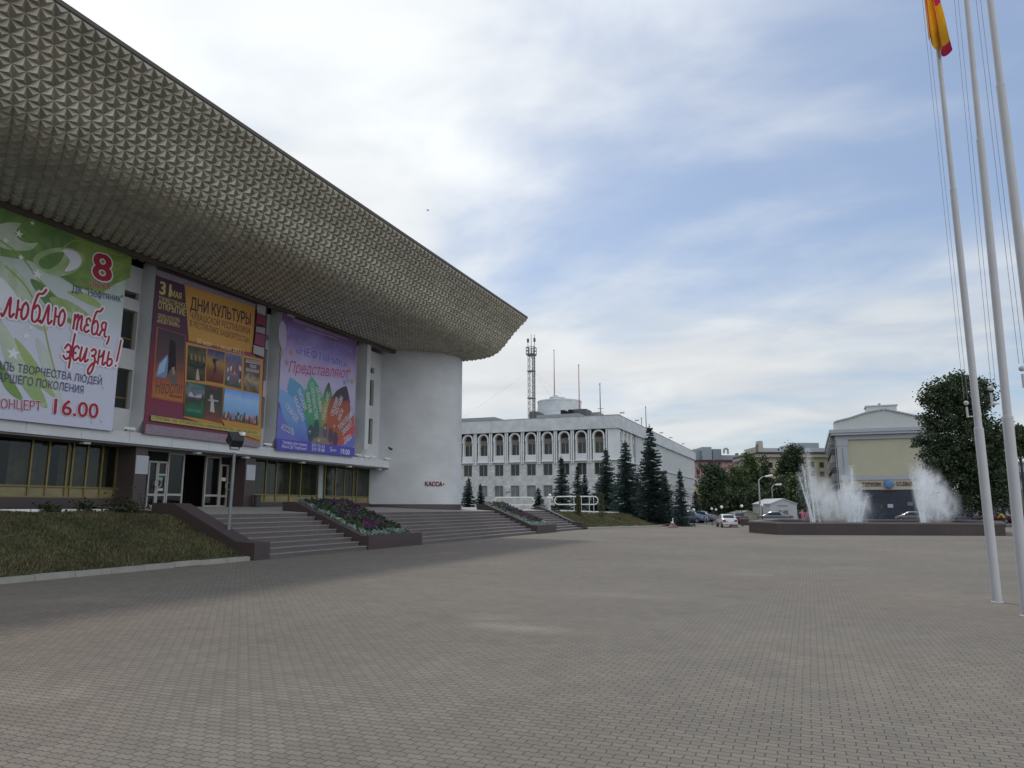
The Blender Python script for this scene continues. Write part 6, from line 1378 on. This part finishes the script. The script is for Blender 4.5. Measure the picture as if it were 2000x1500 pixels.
# ================================================================== TREES
def spruce_mesh(seed, H, Wd, dens, m):
    """whorls of drooping boughs; every bough carries hanging side twigs, gaps stay between the tiers"""
    rnd = random.Random(seed); b = MB(); z = .04*H; sc = (H/9)**.5
    while z < H*.95:
        f = z/H; L_ = Wd*((1 - f)**.92)*rnd.uniform(.80, 1.18) + .10; n = max(5, int(dens*.55*(1 - f)**.7 + 3)); a0 = rnd.random()*6.283
        for i in range(n):
            a = a0 + 6.283*i/n + rnd.gauss(0, .22); L2 = L_*rnd.uniform(.62, 1.18); dirn = Vector((math.cos(a), math.sin(a), 0)); side = Vector((-dirn.y, dirn.x, 0)); segs = max(3, int(L2/(.17*sc))); droop = rnd.uniform(.18, .42); lift = rnd.uniform(.12, .3)
            base = Vector((0, 0, z + rnd.gauss(0, .07*sc)))
            for s_ in range(segs):
                u = (s_ + .6)/segs; p = base + dirn*L2*u + _z*(-droop*L2*u + lift*L2*u*u*u)
                for q in (-1, 1):
                    w = (.10 + .30*L2*(1 - u)**.8*.6)*rnd.uniform(.6, 1.25); d2 = (dirn*rnd.uniform(.5, 1.0) + side*q*rnd.uniform(.7, 1.1) - _z*rnd.uniform(.15, .6)).normalized()
                    t = p + d2*w; nn = dirn.cross(_z)*.0 + _z*.06*sc + dirn*.05*sc; b.face([p - nn, p + nn*1.2, t + nn*.5, t - nn*.7], m)
                b.face([p - dirn*.10*sc, p + side*.05*sc - _z*.10*sc, p + dirn*.16*sc - _z*.03, p - side*.05*sc + _z*.06*sc], m)
        z += (.17 + .13*(1 - f))*sc*rnd.uniform(.75, 1.2)
    for i in range(26):
        a = rnd.random()*6.283; zz = H*rnd.uniform(.90, .985); r = (H - zz)*.28 + .03; p = Vector((0, 0, zz)); t = p + Vector((r*math.cos(a), r*math.sin(a), .10*sc)); b.face([p - _z*.04, t, p + _z*.06], m)
    return b
NEED = leaf_mat('spruce_needles', (.042, .066, .060), .55, .12); NEEDB = leaf_mat('blue_spruce_needles', (.066, .100, .095), .5, .12); BARK = mat('bark', (.06, .05, .04), .9, var=.3)
def spruces():
    base = {}
    def sp(px_, tip, w, D, zb, kind, lab):
        k = D/FH; q = LD((px_ - 1000)*k, D); H = ZAT(tip, k*FH) - zb; W = w*k/2*1.18
        if kind not in base:
            t = thing('spruce_tree', lab, 'spruce', (q.x, q.y, zb), group='spruces in front of the office block')
            spruce_mesh(kind[1], kind[2], kind[3], kind[4], NEEDB if kind[0] == 'b' else NEED).build('crown', t, True)
            b = MB(); b.tube((0, 0, -.6), (0, 0, kind[2]*.97), kind[2]*.017, .012, BARK, 8); b.build('trunk', t, True); base[kind] = t; t.scale = (W/kind[3], W/kind[3], H/kind[2]); return
        s = base[kind]; dup(s, (q.x, q.y, zb), rz=random.random()*6, label=lab, sc=(W/kind[3], W/kind[3], H/kind[2]))
    A_ = ('d', 1, 10.0, 2.6, 22); B_ = ('b', 2, 9.0, 2.5, 22); C_ = ('d', 3, 4.5, 1.3, 14); E_ = ('b', 5, 7.0, 1.5, 18)
    sp(1273.5, 826, 84, 73, -.1, A_, 'tallest spruce, before the office corner, its top above the roof edge')
    sp(1224, 857, 80, 79, .2, B_, 'broad bluish spruce just left of the tallest one')
    sp(1185.5, 872, 62, 90, .9, B_, 'bluish spruce with a thin pointed top below the office corner')
    sp(1299, 915, 52, 76, -.1, A_, 'bushy spruce leaning behind the tallest one on its right')
    sp(1330, 914, 38, 70, -.1, E_, 'slim spruce standing alone at the end of the office side wing')
    sp(1359, 957, 30, 86, -.1, C_, 'small dark spruce before the ochre wall and the deciduous trees')
    sp(1097, 889, 42, 88, 1.1, E_, 'medium spruce between the two tube railings')
    sp(1129, 906, 32, 92, 1.1, E_, 'thin spruce left one of a pair behind the right tube railing')
    sp(1143, 923, 30, 95, 1.1, C_, 'shorter spruce right one of a pair behind the right tube railing')
    sp(914.7, 931, 32, 96, 1.2, C_, 'small spruce nearest to the curved end wall of the palace')
    sp(938, 943, 24, 97, 1.2, C_, 'thinner small spruce second from the curved end wall')
    sp(1051.5, 951, 30, 84, 1.2, C_, 'squat young spruce at the right end of the left tube railing')
    sp(1160, 962, 40, 82, 1.0, C_, 'low spruce filling the gap behind the right tube railing')
    sp(1245, 930, 50, 84, .2, A_, 'dark low spruce filling the gap between the two tallest ones')
    rnd = random.Random(8); m = leaf_mat('thuja_leaves', (.055, .06, .028), .5)
    for px_, tip, w, D, lab in ((1129.5, 966, 12, 64, 'olive brown columnar shrub in front of the right tube railing'), (1175, 962, 16, 66, 'olive brown columnar shrub at the right end of the right tube railing')):
        k = D/FH; q = LD((px_ - 1000)*k, D); H = ZAT(tip, k*FH) - 1.1; b = MB()
        for i in range(900):
            u = rnd.random(); a = rnd.random()*6.283; r = w*k/2*(1 - u*.65)*rnd.random()**.5; leafy(b, (q.x + r*math.cos(a), q.y + r*math.sin(a), 1.05 + H*u), .1, m, rnd, 1)
        t = thing('columnar_shrub', lab, 'shrub', (q.x, q.y, 1.05), group='olive columnar shrubs by the railing'); b.build('foliage', t); s = MB(); s.tube((q.x, q.y, .9), (q.x, q.y, 1.05 + H*.8), .04, .015, BARK, 6); s.build('stem', t)
spruces()

def broadleaf(seed, blobs, n, leaf, m, trunk, limbs=8):
    """blobs: ellipsoids (x, y, z, rx, ry, rz) in metres; leaves gather in clumps near their shells"""
    rnd = random.Random(seed); b = MB(); wts = [e[3]*e[4]*e[5] for e in blobs]; tips = []
    clumps = []
    for _ in range(max(60, n//45)):
        e = rnd.choices(blobs, wts)[0]; v = Vector((rnd.gauss(0, 1), rnd.gauss(0, 1), rnd.gauss(0, 1))).normalized()*(rnd.random()**.28)
        clumps.append((Vector((e[0] + v.x*e[3], e[1] + v.y*e[4], e[2] + v.z*e[5])), rnd.uniform(.55, 1.15)))
    for _ in range(n):
        c, s = rnd.choice(clumps); p = c + Vector((rnd.gauss(0, .30), rnd.gauss(0, .30), rnd.gauss(0, .22)))*s*leaf*5.2
        a = Vector((rnd.gauss(0, 1), rnd.gauss(0, 1), rnd.gauss(-.25, .7))).normalized()*leaf*rnd.uniform(.7, 1.3); t = a.orthogonal().normalized(); t.rotate(Matrix.Rotation(rnd.random()*6.283, 3, a)); t *= leaf*.42
        b.face([p - a*.5, p + t, p + a*.6 - _z*leaf*.12, p - t], m)
    k = MB(); h = trunk[0]; k.tube((0, 0, -.2), (.05*h*.2, 0, h), trunk[1], trunk[1]*.62, BARK, 10)
    for i in range(limbs):
        c, s = rnd.choice(clumps); st = Vector((0, 0, h*rnd.uniform(.55, 1.0))); md = st.lerp(c, .5) + Vector((0, 0, .3)); k.tube(st, md, trunk[1]*.42, trunk[1]*.22, BARK, 6, False); k.tube(md, c, trunk[1]*.22, trunk[1]*.05, BARK, 6, False)
    return b, k
def trees():
    DK = leaf_mat('dark_green_leaves', (.045, .071, .034), .5, .18); MD = leaf_mat('mid_green_leaves', (.068, .105, .042), .45, .24)
    def put(lab, px_, D, zb, bk, name='deciduous_tree', group='leafy trees behind the square'):
        k = D/FH; q = LD((px_ - 1000)*k, D); t = thing(name, lab, 'tree', (q.x, q.y, zb), rz=YAW, group=group); bk[0].build('crown', t, True); bk[1].build('trunk', t, True); return t
    # big linden on the right, 75 m away: pixels -> metres, local x to the right, z up
    D = 75; k = D/FH; X = lambda px_: (px_ - 1893)*k; Z = lambda py_: ZAT(py_, k*FH)
    E = lambda x, y, rx, ry, dd=0, rd=None: (X(x), dd, Z(y), rx*k, (rd or rx)*k, ry*k)
    blobs = [E(1895, 775, 62, 46), E(1868, 800, 48, 60), E(1850, 775, 32, 36), E(1925, 790, 38, 58), E(1890, 870, 72, 70), E(1835, 868, 36, 22), E(1850, 905, 42, 50), E(1925, 890, 50, 78), E(1905, 945, 66, 60), E(1950, 930, 32, 70), E(1935, 860, 42, 60), E(1868, 960, 48, 48), E(1955, 970, 24, 40), E(1890, 745, 34, 22), E(1925, 755, 22, 26)]
    put('large dark leafy tree behind the fountain, partly behind the flagpoles', 1893, D, 0, broadleaf(21, blobs, 46000, .23, DK, (3.2, .32), 14), 'linden_tree')
    # group left of the fountain
    def generic(seed, px_, tipy, w, D, m, lab, n=7000, boty=1010, zb=0, leaf=.30):
        k = D/FH; rnd = random.Random(seed); zt = ZAT(tipy, k*FH); zo = max(.8, ZAT(boty, k*FH)); R_ = w*k/2; hh = zt - zo; bl = []
        for i in range(9):
            u = rnd.uniform(.12, .9); rr = R_*(.62 if .2 < u < .7 else .42)*rnd.uniform(.7, 1.05); a = rnd.random()*6.283; o = (R_ - rr)*rnd.random()**.4
            bl.append((o*math.cos(a), o*math.sin(a), zo + hh*u, rr, rr, min(rr*1.05, hh*.3)))
        bl.append((0, 0, zt - R_*.42, R_*.4, R_*.4, R_*.42)); bl.append((0, 0, zo + hh*.45, R_*.75, R_*.75, hh*.42))
        put(lab, px_, D, zb, broadleaf(seed, bl, n, leaf, m, (max(1.4, zo + hh*.3), .2), 8))
    generic(31, 1397, 903, 66, 104, DK, 'dark rounded tree left of the group, over the parked cars', 9000)
    generic(32, 1440, 908, 54, 112, MD, 'mid green tree second in the group, below the pink wall', 7500)
    generic(33, 1467, 886, 44, 116, MD, 'taller lighter tree rising against the pink wall', 6500, 985)
    generic(34, 1495, 890, 28, 118, DK, 'narrow dark tree before the left end of the cream building', 4000, 1000)
    generic(35, 1549, 868, 60, 118, DK, 'tallest tree of the group, leaning before the cream building', 9000, 960)
    generic(36, 1525, 925, 70, 110, DK, 'broad dark tree behind the street lamps and white kiosk', 8000)
    generic(37, 1562, 928, 48, 104, MD, 'lighter tree just left of the fountain jets', 6500, 1012)
    generic(38, 1478, 950, 46, 106, DK, 'low dark tree behind the tall street lamp', 5000)
    generic(39, 1425, 960, 60, 108, DK, 'low dark tree in shade above the beige kiosk', 5000, 1014)
    generic(41, 2004, 862, 46, 112, MD, 'green tree at the right edge above the violet awning', 5000, 925, 2.5)
    generic(42, 1605, 985, 40, 112, MD, 'low green tree behind the left fountain jets', 3000, 1014)
trees()

# ================================================================== PEOPLE AND BIRD
def person(name_label, px_, D, zb, H, face, top, legs, hair, pose='stand', dress=False):
    q = LD((px_ - 1000)/FH*D, D); s = H/1.7
    SKIN = mat('skin', (.36, .20, .14), .6)
    J = {'pel': (0, 0, .92), 'che': (0, .0, 1.28), 'nec': (0, .01, 1.44), 'hea': (0, .02, 1.55), 'top': (0, .02, 1.66), 'sl': (-.19, 0, 1.38), 'el': (-.25, .04, 1.12), 'hl': (-.25, .14, .88), 'sr': (.19, 0, 1.38), 'er': (.25, .04, 1.12), 'hr': (.24, .16, .90), 'kl': (-.11, .03, .50), 'al': (-.12, -.02, .08), 'tl': (-.13, .15, .03), 'kr': (.11, .03, .50), 'ar': (.12, -.02, .08), 'tr': (.13, .15, .03)}
    if pose == 'lean': J.update({'che': (0, .20, 1.18), 'nec': (0, .34, 1.28), 'hea': (0, .44, 1.34), 'top': (0, .52, 1.42), 'sl': (-.19, .26, 1.26), 'el': (-.24, .42, 1.02), 'hl': (-.22, .56, .86), 'sr': (.19, .26, 1.26), 'er': (.24, .42, 1.02), 'hr': (.22, .58, .86)})
    if pose == 'bend': J.update({'er': (.30, .18, 1.20), 'hr': (.16, .34, 1.30)})
    rad = {'pel': .135, 'che': .14, 'nec': .055, 'hea': .095, 'top': .075, 'sl': .065, 'el': .042, 'hl': .034, 'sr': .065, 'er': .042, 'hr': .034, 'kl': .062, 'al': .042, 'tl': .038, 'kr': .062, 'ar': .042, 'tr': .038}
    E_ = [('pel','che'),('che','nec'),('nec','hea'),('hea','top'),('che','sl'),('sl','el'),('el','hl'),('che','sr'),('sr','er'),('er','hr'),('pel','kl'),('kl','al'),('al','tl'),('pel','kr'),('kr','ar'),('ar','tr')]
    names = list(J); me = bpy.data.meshes.new('person'); me.from_pydata([Vector(J[n])*s for n in names], [(names.index(a), names.index(c)) for a, c in E_], [])
    tmp = bpy.data.objects.new('tmp_skin', me); COL.objects.link(tmp); md = tmp.modifiers.new('s', 'SKIN'); 
    for i, n in enumerate(names): me.skin_vertices[0].data[i].radius = (rad[n]*s, rad[n]*s*(.8 if n in ('che', 'pel') else 1)); me.skin_vertices[0].data[i].use_root = (n == 'pel')
    sb = tmp.modifiers.new('u', 'SUBSURF'); sb.levels = 2; sb.render_levels = 2
    bpy.context.view_layer.update(); m2 = bpy.data.meshes.new_from_object(tmp.evaluated_get(bpy.context.evaluated_depsgraph_get())); bpy.data.objects.remove(tmp)
    m2.materials.clear(); TOP, LEG, HA = print_mat(top), print_mat(legs), print_mat(hair)
    for m in (SKIN, TOP, LEG, HA): m2.materials.append(m)
    hc = Vector(J['hea'])*s; nk = J['nec'][2]*s
    for p in m2.polygons:
        c = p.center; d_arm = abs(c.x) > .215*s and c.z < 1.18*s and c.z > .7*s; idx = 1
        if c.z > nk + .02*s or (pose == 'lean' and c.y > .38*s and abs(c.x) < .12*s and c.z > 1.22*s): idx = 3 if (c.z > hc.z + .05*s or c.y < hc.y - .02*s) else 0
        elif d_arm: idx = 0
        elif c.z < (.62 if dress else .94)*s: idx = 2
        p.material_index = idx; p.use_smooth = True
    o = bpy.data.objects.new('person', m2); COL.objects.link(o); o.location = (q.x, q.y, zb); o.rotation_euler = (0, 0, face); tag(o, name_label, 'person', 'people around the fountain')
    def on_face(nm, pts, r, m):
        b = MB(); [b.sphere(Vector(p)*s, r*s, m, 8, 6) for p in pts]; return b
    hy = Vector(J['hea']); f = MB(); f.sphere((hy + Vector((0, .10, .0)))*s, .018*s, SKIN, 8, 6, (.8, 1, 1)); f.build('nose', o, True)
    return o
def people():
    person('person in a pink striped top and white skirt standing behind the fountain', 1566, 66, 0, 1.62, R(200), (.40, .10, .18), (.36, .38, .52), (.06, .03, .02), 'bend', True)
    person('person in pale pink standing behind the left fountain jet', 1577, 69, 0, 1.55, R(150), (.40, .18, .22), (.10, .10, .16), (.08, .04, .03))
    person('person in a yellow top leaning forward beyond the right fountain corner', 1960, 66, 0, 1.55, R(70), (.42, .36, .03), (.04, .045, .07), (.05, .03, .02), 'lean')
    person('person in a white top and dark trousers beyond the right fountain corner', 1985, 62, 0, 1.62, R(20), (.60, .60, .62), (.02, .02, .025), (.04, .03, .02))
    p = ray(836, 411); c = _C + p*150; b = MB(); m = mat('dark_feathers', (.02, .02, .022), .8)
    b.sphere(c, .10, m, 10, 6, (1.9, .7, .6)); b.sphere(c + Vector((.20, 0, .03)), .055, m, 8, 6)
    for s in (-1, 1): b.face([c + Vector((.08, s*.04, .03)), c + Vector((.0, s*.34, .16)), c + Vector((-.10, s*.52, .06)), c + Vector((-.10, s*.05, .02))], m)
    b.face([c + Vector((-.15, -.04, 0)), c + Vector((-.34, -.07, .01)), c + Vector((-.34, .07, .01)), c + Vector((-.15, .04, 0))], m); tag(b.build('bird'), 'small dark bird flying high against the pale cloud', 'bird')
people()

bpy.data.objects.remove(_to); bpy.data.curves.remove(_tc)
